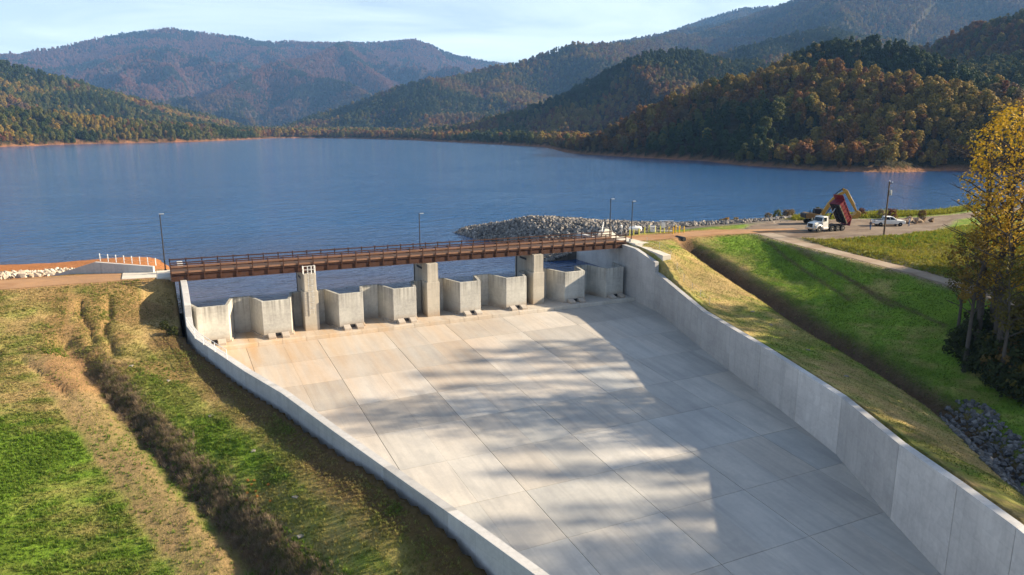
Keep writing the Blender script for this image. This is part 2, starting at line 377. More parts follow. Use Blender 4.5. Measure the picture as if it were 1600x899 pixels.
M_BARK = simple('tree_bark', (0.085, 0.065, 0.05), 0.95, 0, 0.1, 0.4, 1.5)
M_BARK2 = simple('grey_bark', (0.085, 0.072, 0.062), 0.95, 0, 0.1, 0.4, 1.5)
M_LEAF = leafy('tree_foliage')
M_GRASS = leafy('grass_blades', translucent=0.3)
def road_mat(name, c, c2):
    t = NT(name); t.set(0.95, 0, 0.1); p = t.pos()
    n1 = t.noise(p, 0.35, 5, 0.6); n2 = t.noise(p, 5.0, 6, 0.7)
    x = t.mix(t.ramp(n1, [(0.35, 0.0), (0.65, 1.0)]), c, c2); x = t.mix(t.ramp(n2, [(0.4, 0.0), (0.7, 0.4)]), x, tuple(v * 0.6 for v in c))
    n3 = t.noise(t.mapped(p, (0.09, 0.22, 1)), 1.0, 5, 0.65, 0.5); x = t.mix(t.ramp(n3, [(0.48, 0.0), (0.62, 0.6)]), x, tuple(v * m_ for v, m_ in zip(c, (0.62, 0.52, 0.45))))
    t.col(x); t.bump(n2, 0.5, 0.06); return t.m
M_DIRT = road_mat('packed_orange_dirt', (0.40, 0.235, 0.125), (0.31, 0.19, 0.11))
M_GRAVEL = road_mat('grey_gravel', (0.175, 0.138, 0.108), (0.25, 0.20, 0.155))
M_TRACK = road_mat('pale_gravel_track', (0.36, 0.30, 0.235), (0.29, 0.235, 0.18))
def rock_mat(name, cols):
    t = NT(name); t.set(0.9, 0, 0.2)
    oi = t.n('ShaderNodeObjectInfo')
    base = t.ramp(oi.outputs['Random'], [(i / max(1, len(cols) - 1), c) for i, c in enumerate(cols)])
    f = t.noise(t.obj(), 2.5, 5, 0.6)
    t.col(t.mix(t.ramp(f, [(0.35, 0.0), (0.7, 0.6)]), base, t.mix(1.0, base, (0.6, 0.58, 0.56), 'MULTIPLY'))); t.bump(f, 0.5, 0.1)
    return t.m
M_ROCK = rock_mat('grey_riprap_stone', [(0.09, 0.09, 0.092), (0.20, 0.19, 0.18), (0.32, 0.29, 0.255), (0.14, 0.135, 0.135), (0.44, 0.40, 0.36)])
M_ROCKW = rock_mat('pale_riprap_stone', [(0.42, 0.37, 0.30), (0.55, 0.49, 0.40), (0.34, 0.27, 0.20), (0.60, 0.55, 0.47)])
M_ROCKB = rock_mat('blue_grey_stone', [(0.07, 0.072, 0.078), (0.15, 0.15, 0.155), (0.24, 0.235, 0.235), (0.11, 0.11, 0.112), (0.18, 0.165, 0.15)])
M_ROCKT = rock_mat('tan_boulder_stone', [(0.30, 0.21, 0.14), (0.22, 0.15, 0.10), (0.36, 0.27, 0.19)])

# ------------------------------------------------------------------ survey: spillway plan, shorelines, swales
WATER_Z = -5.5
def floor_z(y): return -9.6 - 0.074 * (97 - y)
RW = [(71, 118, -0.5), (71, 104, -0.5), (71, 99.3, -0.72), (71, 93.7, -1.1), (71, 93.6, -3.7), (71, 92.5, -3.9), (70, 88.4, -4.5), (67, 77.2, -5.85), (63.5, 62.5, -6.35), (60, 47.8, -7.2), (55.1, 37.8, -7.1), (52, 30.7, -6.8), (49.4, 25, -6.6), (44, 14, -7.0)]
LW = [(1.75, 118, -0.5), (1.75, 104, -0.5), (1.75, 99.3, -0.72), (1.75, 94.2, -1.1), (1.75, 94.1, -3.4), (1.75, 92, -4.0), (2.5, 88.5, -4.7), (3.9, 85.2, -5.2), (6.5, 77.5, -5.8), (9.07, 70, -6.1), (11.74, 59.8, -6.5), (14.9, 48.4, -7.0), (17, 41.2, -7.35), (18.5, 35.6, -7.6), (21, 25, -8.1), (23.5, 14, -8.6)]
WT = 0.75                                            # wall thickness
def wall_x(pl, y):
    ys = [p[1] for p in pl][::-1]; xs = [p[0] for p in pl][::-1]; return np.interp(y, ys, xs)
def wall_top(pl, y):
    ys = [p[1] for p in pl][::-1]; zs = [p[2] for p in pl][::-1]; return np.interp(y, ys, zs)
CHUTE = [(p[0] - 0.35, p[1]) for p in LW] + [(p[0] + 0.35, p[1]) for p in RW[::-1]]
LAKE = [tuple(at_z(x, y, WATER_Z)[:2]) for x, y in [(-500, 240), (-200, 236), (0, 230), (100, 226), (200, 224), (300, 222), (370, 219), (430, 216), (500, 216), (560, 217), (640, 219), (760, 225), (850, 230), (890, 240), (1000, 247), (1100, 252), (1150, 258), (1300, 268), (1400, 270), (1480, 267), (1600, 270), (1700, 275)]]
LAKE += [(420, 160), (330, 128), (240, 128), (202, 130), (175, 124), (150, 128), (128, 131), (110, 131), (97, 139), (88, 149), (77, 160), (67, 164.5), (62.6, 161), (63, 152), (65.5, 143), (64.5, 130), (64, 119), (70, 111), (71.3, 108), (71.3, 101.2), (1.5, 101.2), (1.5, 108), (0.6, 118), (1.0, 144), (-0.6, 153.5), (-6, 155.8), (-14, 157), (-27, 159), (-60, 163), (-140, 175), (-400, 230), (-700, 500)]
SW_L = [(-10.5, 92, -4.6), (-7.4, 84, -6.5), (-2.8, 70.4, -8.8), (1.6, 57.4, -10.4), (4.9, 47.6, -11.4), (8, 38, -12.4), (11, 28, -13.6)]
SW_R = [(82.6, 103.0, -1.4), (82.6, 93, -3.6), (82.0, 81.0, -5.9), (79.4, 67, -8.4), (77.6, 55.6, -10.2), (75.5, 47.5, -11.2), (71.5, 40.5, -11.6), (66, 33, -11.9), (60, 24, -12.5)]
# control points for the near ground
CPTS = []
def cp(*pts): CPTS.extend(pts)
for x in (-120, -60, -40, -25, -19, -12, -5, -1.5):
    cp((x, 107, -0.55), (x, 110, -0.5), (x, 113 if x < -6 else 111, -0.55))
FACE = [(99, -2.3), (90, -4.9), (84, -6.0), (75, -7.5), (65, -9.2), (55, -10.9), (40, -13.3), (25, -15.5)]
for x in (-120, -60, -40, -25, -16):
    for y, z in FACE: cp((x, y, z))
for y, z in FACE[:3]: cp((-11, y, z))
cp((-8.5, 75, -7.8), (-5, 66, -9.3), (-2, 57, -10.7), (2, 47, -11.9), (5, 38, -12.9))
for p in SW_L: cp((p[0], p[1], p[2] + 0.3))
cp((-1.5, 103.5, -2.6), (-4, 102, -2.2), (-0.5, 98, -4.2), (-5, 96, -3.9), (-2.5, 90, -5.2), (0.2, 91, -5.0))
cp((-1.5, 81, -6.9), (1.5, 84.5, -6.5), (5.2, 77, -7.4), (2.4, 76.5, -7.6), (0, 75.5, -8.0), (8.2, 66, -7.9), (5.6, 66, -8.0), (2.6, 65, -8.9), (11, 58, -8.0), (8.1, 58, -8.2), (5.3, 57.5, -9.4), (12.4, 50.5, -8.0), (9.6, 52.2, -8.5), (14, 45, -8.4), (10.6, 44.5, -9.4), (8, 46, -10.3), (15.6, 41.5, -9.0), (17, 38, -9.9), (12, 38.5, -10.9), (18.2, 34, -10.8), (19, 25, -12.5), (14, 28, -12.8))
cp((-19, 118, -1.2), (-12, 118, -1.2), (-5, 117, -1.2), (-20, 128, -2.4), (-10, 128, -2.6), (-3, 126, -2.6), (-24, 142, -4.0), (-12, 142, -4.2), (-3, 140, -4.4), (-60, 120, -1.4), (-60, 140, -4), (-120, 130, -3))
# right bank
for y in (100, 104, 108): cp((73.5, y, -0.5))
cp((73, 94, -1.6), (73, 90, -4.2), (75.5, 96, -1.2))
for (x, y, z) in [(70, 85, -5.0), (68.2, 77, -6.2), (64.8, 62.5, -6.8), (61.2, 47.8, -7.6), (56.4, 37.8, -7.5), (53.3, 30.7, -7.3), (50.5, 25, -7.1)]: cp((x, y, z), (x + 3.5, y, z - 0.5))
cp((77, 88, -4.0), (75.5, 80, -6.0), (72, 65, -7.6), (70, 54, -8.6), (66, 44, -9.3), (60.5, 36, -9.2), (56, 28, -8.8))
for p in SW_R[1:]: cp((p[0], p[1], p[2] + 0.35))
cp((87, 101, -1.0), (88, 92, -2.8), (87.5, 82, -4.9), (86, 68, -6.8), (85, 57, -8.0), (83, 47, -9.6), (79, 40, -10.6), (74, 31, -11.4))
cp((80, 103.0, -0.3), (90, 102.2, -0.2), (98.6, 98, 0), (98, 90, -0.3), (97.5, 80, -1.0), (97.5, 70, -2.0), (97, 60, -3.2), (95, 50, -4.4), (93, 40, -5.6), (90, 30, -7))
cp((80, 108, 0), (90, 107, 0), (100, 104, 0), (110, 100, 0), (120, 100, 0), (130, 97, 0), (140, 97, 0), (150, 100, 0), (107, 93, 0), (117, 88.5, 0), (130, 88, 0), (145, 90, 0), (112, 108, 0), (125, 108, 0), (140, 104, 0), (160, 104, 0), (180, 105, 0), (210, 108, 0))
cp((106, 84, -0.7), (108, 72, -1.5), (115, 78, -0.5), (120, 65, -1.2), (105, 60, -2.8), (104, 48, -4), (102, 38, -5), (130, 60, -1), (130, 40, -2), (120, 25, -4), (160, 70, 3), (160, 45, 12), (190, 40, 24), (220, 45, 34), (250, 60, 30), (250, 20, 44), (240, 100, 2), (200, 75, 8), (170, 10, 18), (140, 25, 6), (110, 5, -6))
cp((60, 10, -13), (75, 15, -12.5), (0, 15, -22), (-40, 10, -28), (40, -10, -18))
# riprap peninsula and upstream bank
cp((66.5, 158, -4.2), (68, 152, -2.6), (69.5, 146, -1.5), (72, 152, -3.4), (75, 146, -2.0), (70.5, 141.0, -0.7), (75, 134.5, -0.35), (81, 129, -0.4), (90, 121.5, -0.4), (98, 116.5, -0.2), (108, 114.5, 0.0), (118, 117, -0.4), (127, 120, -0.8), (150, 116, -0.7), (175, 114, -0.5))
cp((75, 113, -0.9), (76, 119, -1.3), (72.5, 126, -2.6), (69, 117, -4.2), (72, 116.5, -2.7), (73, 130, -0.8), (82, 114, -0.2), (88, 112, -0.1), (78, 123, -0.4), (68.5, 134, -2.4))
cp((66.5, 128, -4.6), (64.5, 152, -4.9))
for i, (x, y) in enumerate([(62.6, 161), (63, 152), (65.5, 143), (64.5, 130), (64, 119), (77, 160), (88, 149), (97, 139), (110, 131), (128, 131), (150, 128), (175, 124), (202, 130), (240, 128), (1.2, 118), (1.4, 144), (-0.6, 153.5), (-14, 157), (-27, 159), (-60, 163)]): cp((x, y, WATER_Z - 0.1))
cp((40, 120, -11), (40, 140, -12), (40, 170, -12), (20, 130, -11), (55, 140, -9.5), (57, 125, -9), (57, 160, -10), (10, 120, -9), (8, 150, -10), (100, 150, -11), (140, 150, -12), (200, 160, -12), (100, 180, -13), (0, 180, -12), (-60, 190, -12), (-120, 190, -12), (180, 200, -13), (290, 160, -12), (290, 220, -13), (30, 220, -13), (120, 240, -13), (-120, 250, -13))
CP = np.array(CPTS, float)
def tps_fit(P):
    x, y, z = P.T / 1.0; n = len(P)
    d = np.hypot(x[:, None] - x, y[:, None] - y); K = np.where(d > 0, d * d * np.log(d + 1e-9), 0) + np.eye(n) * 5.0
    A = np.zeros((n + 3, n + 3)); A[:n, :n] = K; A[:n, n] = 1; A[:n, n + 1] = x; A[:n, n + 2] = y; A[n:, :n] = A[:n, n:].T
    return np.linalg.solve(A, np.concatenate([z, [0, 0, 0]]))
TW = tps_fit(CP)
def tps(X, Y):
    sh = np.shape(X); X = np.ravel(X); Y = np.ravel(Y); out = np.empty(len(X))
    for i in range(0, len(X), 8000):
        xs, ys = X[i:i + 8000], Y[i:i + 8000]
        d2 = (xs[:, None] - CP[:, 0]) ** 2 + (ys[:, None] - CP[:, 1]) ** 2
        out[i:i + 8000] = (0.5 * d2 * np.log(d2 + 1e-12)) @ TW[:-3] + TW[-3] + TW[-2] * xs + TW[-1] * ys
    return out.reshape(sh)
ROAD_L = [(-130, 109.8, -0.5), (-60, 109.8, -0.5), (-30, 109.8, -0.5), (-12, 109.3, -0.5), (-1.2, 108.6, -0.42)]
ROAD_R = [(72.5, 106.5, -0.35), (80, 105.6, -0.2), (90, 105.0, -0.05), (100, 102.5, 0.0), (108, 100, 0.0)]
TRACK = [(99, 100, -0.05), (97.6, 93.5, -0.2), (97.6, 86, -0.6), (98.6, 79, -1.2), (99.8, 70, -2.0), (100.0, 61, -3.0), (98.5, 50, -4.2), (97, 38, -5.6), (96, 20, -8)]
LOT = [(96.5, 100), (100, 105.5), (106, 109.5), (114, 111.5), (126, 109), (140, 104.5), (152, 102.5), (175, 105), (220, 108), (225, 103), (180, 101), (150, 98.5), (140, 93.5), (129, 88.8), (117, 88.3), (106.5, 88.5), (102, 90.5), (98.8, 95)]
def ground_h(X, Y, micro=True):
    h = tps(X, Y)
    dl, sl_ = dist_poly(X, Y, SW_L); h = h - 0.9 * np.exp(-(dl / 1.5) ** 2)
    dr, sr_ = dist_poly(X, Y, SW_R); h = h - 1.7 * np.exp(-(dr / 1.9) ** 2)
    for pl, w in ((ROAD_L, 3.4), (ROAD_R, 2.8), (TRACK, 2.0)):
        d, s = dist_poly(X, Y, pl); zz = np.interp(s, range(len(pl)), [p[2] for p in pl])
        k = 1 - sstep(w, w + 2.2, d); h = h * (1 - k) + (zz - 0.03) * k
    il = in_poly(X, Y, LOT); d, _ = dist_poly(X, Y, LOT, True); k = np.where(il, 1.0, 1 - sstep(0, 2.5, d)); h = h * (1 - k) + (-0.04) * k
    lake = in_poly(X, Y, LAKE); dk, _ = dist_poly(X, Y, LAKE, True)
    h = np.where(lake, np.minimum(h, WATER_Z - 0.15 - np.minimum(4, 0.35 * dk)), h)
    if micro:
        road = il
        for pl, w in ((ROAD_L, 3.6), (ROAD_R, 3.0), (TRACK, 2.2)): road = road | (dist_poly(X, Y, pl)[0] < w)
        a = np.where(road, 0.02, 1.0)
        h = h + a * (0.16 * (fbm(X, Y, 6.0, 3, 3) - 0.5) + 0.18 * (fbm(X, Y, 1.3, 3, 5) - 0.5))
        rough = np.exp(-((dl - 0.6) / 2.2) ** 2) + 0.6 * np.exp(-(dr / 2.4) ** 2)
        h = h + rough * 0.9 * (fbm(X, Y, 1.6, 3, 9) - 0.5)
        # erosion gullies on the dam face
        for g, w, dep in (([(-9.6, 101.5), (-9.2, 97.5), (-8.2, 94.5), (-7.9, 91.5)], 0.35, 0.5), ([(-6.6, 102), (-6.4, 98), (-6.9, 95), (-6.2, 91), (-5.6, 88.5)], 0.45, 0.5), ([(-14.6, 89.5), (-12.5, 86), (-10.8, 83), (-9.6, 80)], 0.3, 0.35), ([(-16.5, 92), (-16.6, 86), (-16.4, 80)], 0.25, 0.25)):
            gx = X + 0.5 * (fbm(X, Y, 1.2, 2, 21) - 0.5); dg, _ = dist_poly(gx, Y, g); h = h - dep * np.exp(-(dg / w) ** 2)
    inside = in_poly(X, Y, CHUTE)
    h = np.where(inside, np.minimum(h, np.where(Y > 98.5, -10.5, floor_z(Y) - 1.2)), h)
    return h

# ------------------------------------------------------------------ near ground sheet
def grid_mesh(name, X, Y, Z, mat, zone=None, smooth=True, wrap=False):
    ny, nx = X.shape; co = np.stack([X, Y, Z], -1).reshape(-1, 3)
    idx = np.arange(nx * ny).reshape(ny, nx)
    a, b, c, d = idx[:-1, :-1], idx[:-1, 1:], idx[1:, 1:], idx[1:, :-1]
    f = np.stack([a, b, c, d], -1).reshape(-1, 4)
    me = bpy.data.meshes.new(name); me.vertices.add(len(co)); me.vertices.foreach_set('co', co.ravel().astype(np.float32))
    me.loops.add(f.size); me.loops.foreach_set('vertex_index', f.ravel().astype(np.int32))
    me.polygons.add(len(f)); me.polygons.foreach_set('loop_start', np.arange(0, f.size, 4, dtype=np.int32)); me.polygons.foreach_set('loop_total', np.full(len(f), 4, np.int32))
    if smooth: me.polygons.foreach_set('use_smooth', np.ones(len(f), bool))
    me.update(); me.validate(); me.materials.append(mat)
    if zone is not None:
        at = me.attributes.new('zone', 'FLOAT_COLOR', 'POINT'); at.data.foreach_set('color', np.concatenate([zone.reshape(-1, 3), np.ones((len(co), 1))], 1).ravel().astype(np.float32))
    o = bpy.data.objects.new(name, me); COL.objects.link(o); return o
def steps(*segs):
    out = []
    for a, b, s in segs: out += list(np.arange(a, b, s))
    return np.array(out + [segs[-1][1]])
GX = steps((-120, -45, 3.0), (-45, -22, 0.9), (-22, 105, 0.42), (105, 165, 0.9), (165, 300, 4.0)); GY = steps((-30, 22, 2.6), (22, 120, 0.42), (120, 165, 0.9), (165, 260, 4.0))
gx, gy = np.meshgrid(GX, GY); gz = ground_h(gx, gy)
STRAW = np.array((0.36, 0.265, 0.12)); GREEN = np.array((0.115, 0.195, 0.022)); DKGREEN = np.array((0.05, 0.085, 0.014)); SOIL = np.array((0.25, 0.15, 0.075)); RED = np.array((0.36, 0.155, 0.06)); MUD = np.array((0.105, 0.07, 0.045)); BED = np.array((0.08, 0.06, 0.045)); RIP = np.array((0.13, 0.12, 0.115)); SILT = np.array((0.24, 0.165, 0.09))
def greenness(X, Y):
    """0 straw .. 1 green, from where the grass has taken."""
    g = fbm(X, Y, 7.0, 4, 31)
    left = X < 36
    dl, s = dist_poly(X, Y, SW_L)
    side = np.where(X + 0.42 * (Y - 75) > -3.6, 1, -1)      # 1: berm side of the drain
    up = sstep(70, 82, Y)
    gl = np.where(side > 0, 0.62 - 0.25 * sstep(84, 92, Y), 0.97 - 0.56 * up)
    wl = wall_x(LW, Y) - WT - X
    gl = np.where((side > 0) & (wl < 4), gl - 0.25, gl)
    dr, _ = dist_poly(X, Y, SW_R)
    rside = X > np.interp(Y, [p[1] for p in SW_R][::-1], [p[0] for p in SW_R][::-1])
    gr = np.where(rside, 1.0 - 0.5 * np.exp(-(dr / 5.5) ** 2) * sstep(72, 90, Y), 0.36)
    bank = (X > 99.5) & (Y < 92)
    gr = np.where(bank, 0.66, gr)
    base = np.where(left, gl, gr)
    fine = fbm(X, Y, 1.7, 3, 33) - .5
    rows = np.where(left, fbm(X / 7, Y, .55, 2, 35), fbm(X * 1.6 + Y * .75, Y * .12, .8, 2, 36)) - .5
    return np.clip(base + 1.3 * (g - 0.5) + .7 * fine + np.where(left & (side > 0), .2, .75) * rows, 0, 1)
def zone_col(X, Y, Z):
    g = greenness(X, Y)[..., None]
    var = fbm(X, Y, 3.0, 3, 44)[..., None]
    c = STRAW * (0.8 + .4 * var) * (1 - g) + (GREEN * (0.6 + 0.8 * var)) * g
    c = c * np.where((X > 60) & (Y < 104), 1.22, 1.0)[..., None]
    def put(mask, colr):
        nonlocal c; m = np.clip(mask, 0, 1)[..., None]; c = c * (1 - m) + np.asarray(colr) * m
    dl, sl_ = dist_poly(X, Y, SW_L); dr, sr_ = dist_poly(X, Y, SW_R)
    # silt apron beside the drain, dark brush bed in it
    sx = X - np.interp(Y, [p[1] for p in SW_L][::-1], [p[0] for p in SW_L][::-1])
    n = fbm(X, Y, 2.2, 3, 51)
    put(sstep(-5.2, -4.4, sx + 0.5 * (n - .5)) * (1 - sstep(-1.2, -0.4, sx + n - .5)) * (Y < 92) * (Y > 20) * (0.6 + 0.4 * n) * (X < 30), SILT)
    put(np.exp(-((sx - 0.2) / 0.8) ** 4) * (Y < 91) * (X < 30), MUD); put(np.exp(-((sx - 1.7) / 1.2) ** 4) * (Y < 91) * (X < 30) * .8, MUD * 1.8)
    put(np.exp(-(dr / 2.5) ** 4) * (Y > 36), MUD * 0.95)
    put(sstep(0.46, 0.62, fbm(X, Y, 5, 4, 61)) * (X < 2) * (Y > 80) * (Y < 106) * 0.75, SOIL)
    put((X > 70) * (X < 82) * (Y > 82) * (Y < 98) * 0.6 * sstep(0.4, 0.6, n), STRAW * 1.1)
    wl = wall_x(LW, Y) - WT - X; put((X < 22) * (Y < 95) * (1 - sstep(1.6, 4.2, wl + 2.2 * (n - .5))) * .9, SOIL * .38)  # bare soil strip, its colour darkened to deepen the wall's cast shadow
    # wheel ruts on the green slope
    for rt in ([(95.5, 97.5), (92.5, 88), (90.5, 80), (88.5, 72)], [(97.5, 97), (94.6, 87), (92.8, 78), (91, 68), (89.5, 58)], [(93.2, 79), (90, 66)]):
        d, _ = dist_poly(X + 0.4 * (n - .5), Y, rt); put(np.exp(-(d / 0.32) ** 2) * 0.85, MUD)
    # upstream banks
    beach = (X < 8) & (Y > 113.4); put(beach * 1.0, RED)
    put(((X > 60) & (Y > 110) & (Z < 0.6) & (Y > 109 + 0)) * sstep(108, 112, Y) * (X < 125), RIP)
    put((X >= 118) * sstep(109, 112, Y), np.array((0.13, 0.13, 0.035)))
    put((Z < WATER_Z + 0.05) * (Y > 100.0), BED)
    for pl, w, cc in ((ROAD_L, 3.9, SOIL * 1.3), (ROAD_R, 3.4, SOIL * 1.3), (TRACK, 2.6, (0.26, 0.21, 0.15))):
        d, _ = dist_poly(X, Y, pl); put(1 - sstep(w - 0.6, w + 0.9, d + 1.2 * (n - .5)), cc)
    il = in_poly(X, Y, LOT); d, _ = dist_poly(X, Y, LOT, True); put(np.where(il, 1, 1 - sstep(0, 1.8, d + (n - .5) * 1.5)), (0.22, 0.185, 0.15))
    return c
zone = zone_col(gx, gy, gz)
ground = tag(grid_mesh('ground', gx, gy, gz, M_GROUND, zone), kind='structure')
def gh(x, y): return float(ground_h(np.array([x], float), np.array([y], float), True)[0])

# ------------------------------------------------------------------ hills and mountains (one far terrain sheet)
# ridge lines: (pixel x, pixel y of the treetop skyline, distance); ground = skyline - tree height
RIDGES = [  # pts, slope, spur wavelength, spur strength, tree height
    ([(-700, 190, 7500), (-420, 130, 7000), (-200, 96, 6600), (0, 84, 6400), (28, 83, 6300), (100, 70, 6200), (150, 58, 6200), (210, 48, 6200), (270, 42, 6200), (320, 50, 6200), (375, 56, 6200), (415, 64, 6200), (470, 63, 6300), (530, 64, 6300), (600, 63, 6300), (640, 59, 6300), (665, 66, 6400), (700, 82, 6500), (760, 95, 6700), (800, 100, 6900), (900, 110, 7200)], 0.50, 1100, 1.5, 8),
    ([(270, 42, 6200), (215, 75, 5600), (170, 110, 5100), (150, 150, 4700)], 0.62, 700, 0.6, 8),
    ([(420, 64, 6200), (395, 85, 5500), (330, 118, 4900), (250, 150, 4400)], 0.60, 700, 0.6, 8),
    ([(545, 66, 6200), (528, 69, 5200), (490, 88, 4800), (430, 96, 4500), (390, 118, 4200), (330, 148, 3900)], 0.58, 600, 0.6, 8),
    ([(528, 69, 5200), (565, 100, 4700), (600, 130, 4300), (630, 160, 3900)], 0.6, 600, 0.6, 8),
    ([(430, 96, 4500), (470, 112, 4200), (540, 128, 3900), (580, 150, 3600)], 0.6, 500, 0.6, 8),
    ([(-500, 20, 2600), (-250, 50, 2300), (-100, 72, 2150), (0, 93, 2050), (60, 110, 2050), (110, 125, 2100), (180, 145, 2200), (260, 165, 2300), (330, 181, 2400)], 0.36, 500, 0.7, 8.5),
    ([(-400, 80, 1150), (-200, 115, 1150), (-60, 140, 1180), (0, 149, 1200), (60, 159, 1240), (140, 180, 1300), (250, 190, 1380), (350, 195, 1480)], 0.30, 260, 0.6, 8.5),
    ([(1900, 40, 4200), (1700, -30, 4200), (1500, -60, 4300), (1380, -50, 4300), (1280, -18, 4400), (1240, 0, 4400), (1200, 18, 4500), (1100, 40, 4600), (1050, 48, 4700), (1000, 58, 4800), (920, 72, 5000), (860, 95, 5300)], 0.40, 900, 0.7, 10),
    ([(1205, 10, 5800), (1160, 12, 5800), (1100, 30, 5800), (1060, 45, 5900)], 0.4, 900, 0.7, 8),
    ([(1060, 52, 3900), (990, 66, 3300), (935, 69, 3000), (895, 68, 2900), (850, 83, 2850), (800, 99, 2800), (760, 105, 2800), (700, 123, 2800), (650, 150, 2750)], 0.42, 420, 0.8, 8.5),
    ([(760, 112, 2750), (692, 122, 2500), (670, 121, 2450), (620, 135, 2450), (600, 143, 2450), (540, 165, 2500), (490, 180, 2600)], 0.40, 400, 0.8, 8.5),
    ([(1400, 60, 2400), (1320, 50, 2300), (1280, 43, 2200), (1200, 62, 2150), (1130, 80, 2150), (1060, 105, 2150)], 0.42, 400, 0.8, 8.5),
    ([(1180, 90, 1500), (1120, 90, 1450), (1090, 78, 1420), (1055, 75, 1420), (1010, 80, 1400), (975, 92, 1400), (930, 118, 1380), (880, 145, 1350), (820, 168, 1350), (740, 188, 1400), (680, 198, 1450)], 0.44, 300, 0.85, 8.5),
    ([(1900, -20, 1100), (1750, -5, 1150), (1600, 15, 1200), (1560, 25, 1200), (1500, 45, 1200), (1430, 77, 1200), (1380, 110, 1180)], 0.42, 300, 0.7, 8.5),
    ([(890, 215, 640), (925, 186, 650), (990, 151, 660), (1050, 121, 660), (1100, 100, 650), (1150, 88, 640), (1200, 85, 640), (1255, 88, 650), (1300, 96, 640), (1400, 112, 610), (1500, 128, 560), (1600, 160, 480), (1700, 190, 420)], 0.52, 130, 0.75, 8.5),
    ([(1235, 92, 760), (1270, 65, 790), (1330, 57, 800), (1380, 58, 790), (1412, 66, 770), (1440, 88, 740), (1500, 106, 690), (1545, 122, 640), (1600, 150, 590)], 0.50, 150, 0.6, 8.5),
]
def far_h(X, Y):
    h = np.full(X.shape, -2.5) + 5 * (fbm(X, Y, 300, 3, 71) - 0.3)
    wx = X + 40 * (fbm(X, Y, 160, 2, 81) - .5)
    for i, (pts, k, wl, st, th) in enumerate(RIDGES):
        P = [at_d(px, py, d) for px, py, d in pts]; zz = [p[2] - th for p in P]
        d, s = dist_poly(X, Y, P); z0 = np.interp(s, range(len(P)), zz)
        rid = 1 - np.abs(2 * fbm(X, Y, wl, 4, 100 + i) - 1)          # ridged noise: spurs and hollows
        fade = np.clip(d / (0.35 * wl), 0, 1)
        hh = z0 - k * d * (1 + st * fade * (0.62 - rid)) + np.minimum(6, 0.03 * wl) * (fbm(X, Y, wl * 0.16, 3, 130 + i) - .5) * np.clip(d / 40, 0, 1)
        h = np.maximum(h, hh)
    lake = in_poly(X, Y, LAKE); dk, _ = dist_poly(X, Y, LAKE, True)
    dk = dk * (0.8 + 0.4 * fbm(X, Y, 40, 2, 91))
    shore = np.where(dk < 7, WATER_Z + 0.14 * dk, WATER_Z + 0.98 + (dk - 7) * 0.62)
    h = np.where(lake, WATER_Z - np.minimum(9, 0.2 * dk) - 0.05, np.minimum(h, shore))
    near = (X > -120) & (X < 300) & (Y > -30) & (Y < 260)
    e = np.minimum(np.minimum(X + 120, 300 - X), np.minimum(Y + 30, 260 - Y))
    behind = (Y < 90) & ~lake                              # downstream valley outside the picture
    h = np.where(behind & (dist_poly(X, Y, [(-300, 110), (300, 110)])[0] < 400) & ~((X > 300) & (Y > 40)), np.minimum(h, -14 - 0.02 * np.abs(X)), h)
    h = np.where(near & (e > 6), -34, h)
    return h
AZ = np.concatenate([np.linspace(-180, -48, 45)[:-1], np.linspace(-48, 48, 640), np.linspace(48, 180, 45)[1:]]) + math.degrees(YAW)
RD = np.concatenate([np.geomspace(120, 1000, 150), np.geomspace(1000, 9000, 170)[1:], [11000, 14000, 19000]])
ra, rr_ = np.meshgrid(np.radians(AZ), RD)
fx, fy = rr_ * np.sin(ra), rr_ * np.cos(ra); fz = far_h(fx, fy)
def far_col(X, Y, Z, D):
    n = fbm(X, Y, 260, 4, 201)[..., None]; n2 = fbm(X, Y, 60, 3, 205)[..., None]
    c = np.array((0.030, 0.036, 0.016)) * (1 - n) + np.array((0.070, 0.046, 0.022)) * n
    azd = np.degrees(np.arctan2(X, Y)) - math.degrees(YAW); far = (sstep(3000, 4000, D) * (1 - sstep(-1, 3, azd)))[..., None]
    pur = (np.array((0.092, 0.044, 0.036)) * n2 + np.array((0.024, 0.030, 0.022)) * (1 - n2)) * (0.7 + 0.6 * n)
    c = c * (1 - far) + pur * far
    m = (sstep(WATER_Z + 2.2, WATER_Z + 1.2, Z) if False else 1 - sstep(WATER_Z + 1.0, WATER_Z + 1.9, Z))[..., None]
    c = c * (1 - m) + np.array((0.30, 0.15, 0.085)) * m
    return c
hills = tag(grid_mesh('hills', fx, fy, fz, M_HILL, far_col(fx, fy, fz, rr_)), kind='structure')
water = MB()
FRONTS = [(3.2, 7.1), (11.35, 15.1), (21.6, 25.1), (29.5, 33.0), (39.9, 43.3), (47.6, 51.15), (58.1, 61.8), (65.9, 69.35)]
water.add([(x, y, WATER_Z) for x, y in [(-2500, 110), (1.2, 110), (1.2, 105.4), (71.3, 105.4), (71.3, 110), (3200, 110), (3200, 3200), (-2500, 3200)]], [(0, 1, 6, 7), (1, 4, 5, 6), (1, 2, 3, 4)])
for fl, fr in FRONTS: water.add([(x, y, WATER_Z) for x, y in [(fl - .95, 105.4), (fl + .12, 101.25), (fr - .12, 101.25), (fr + .8, 105.4)]], [(0, 1, 2, 3)])
water = tag(water.build('lake_water', M_WATER), kind='structure')

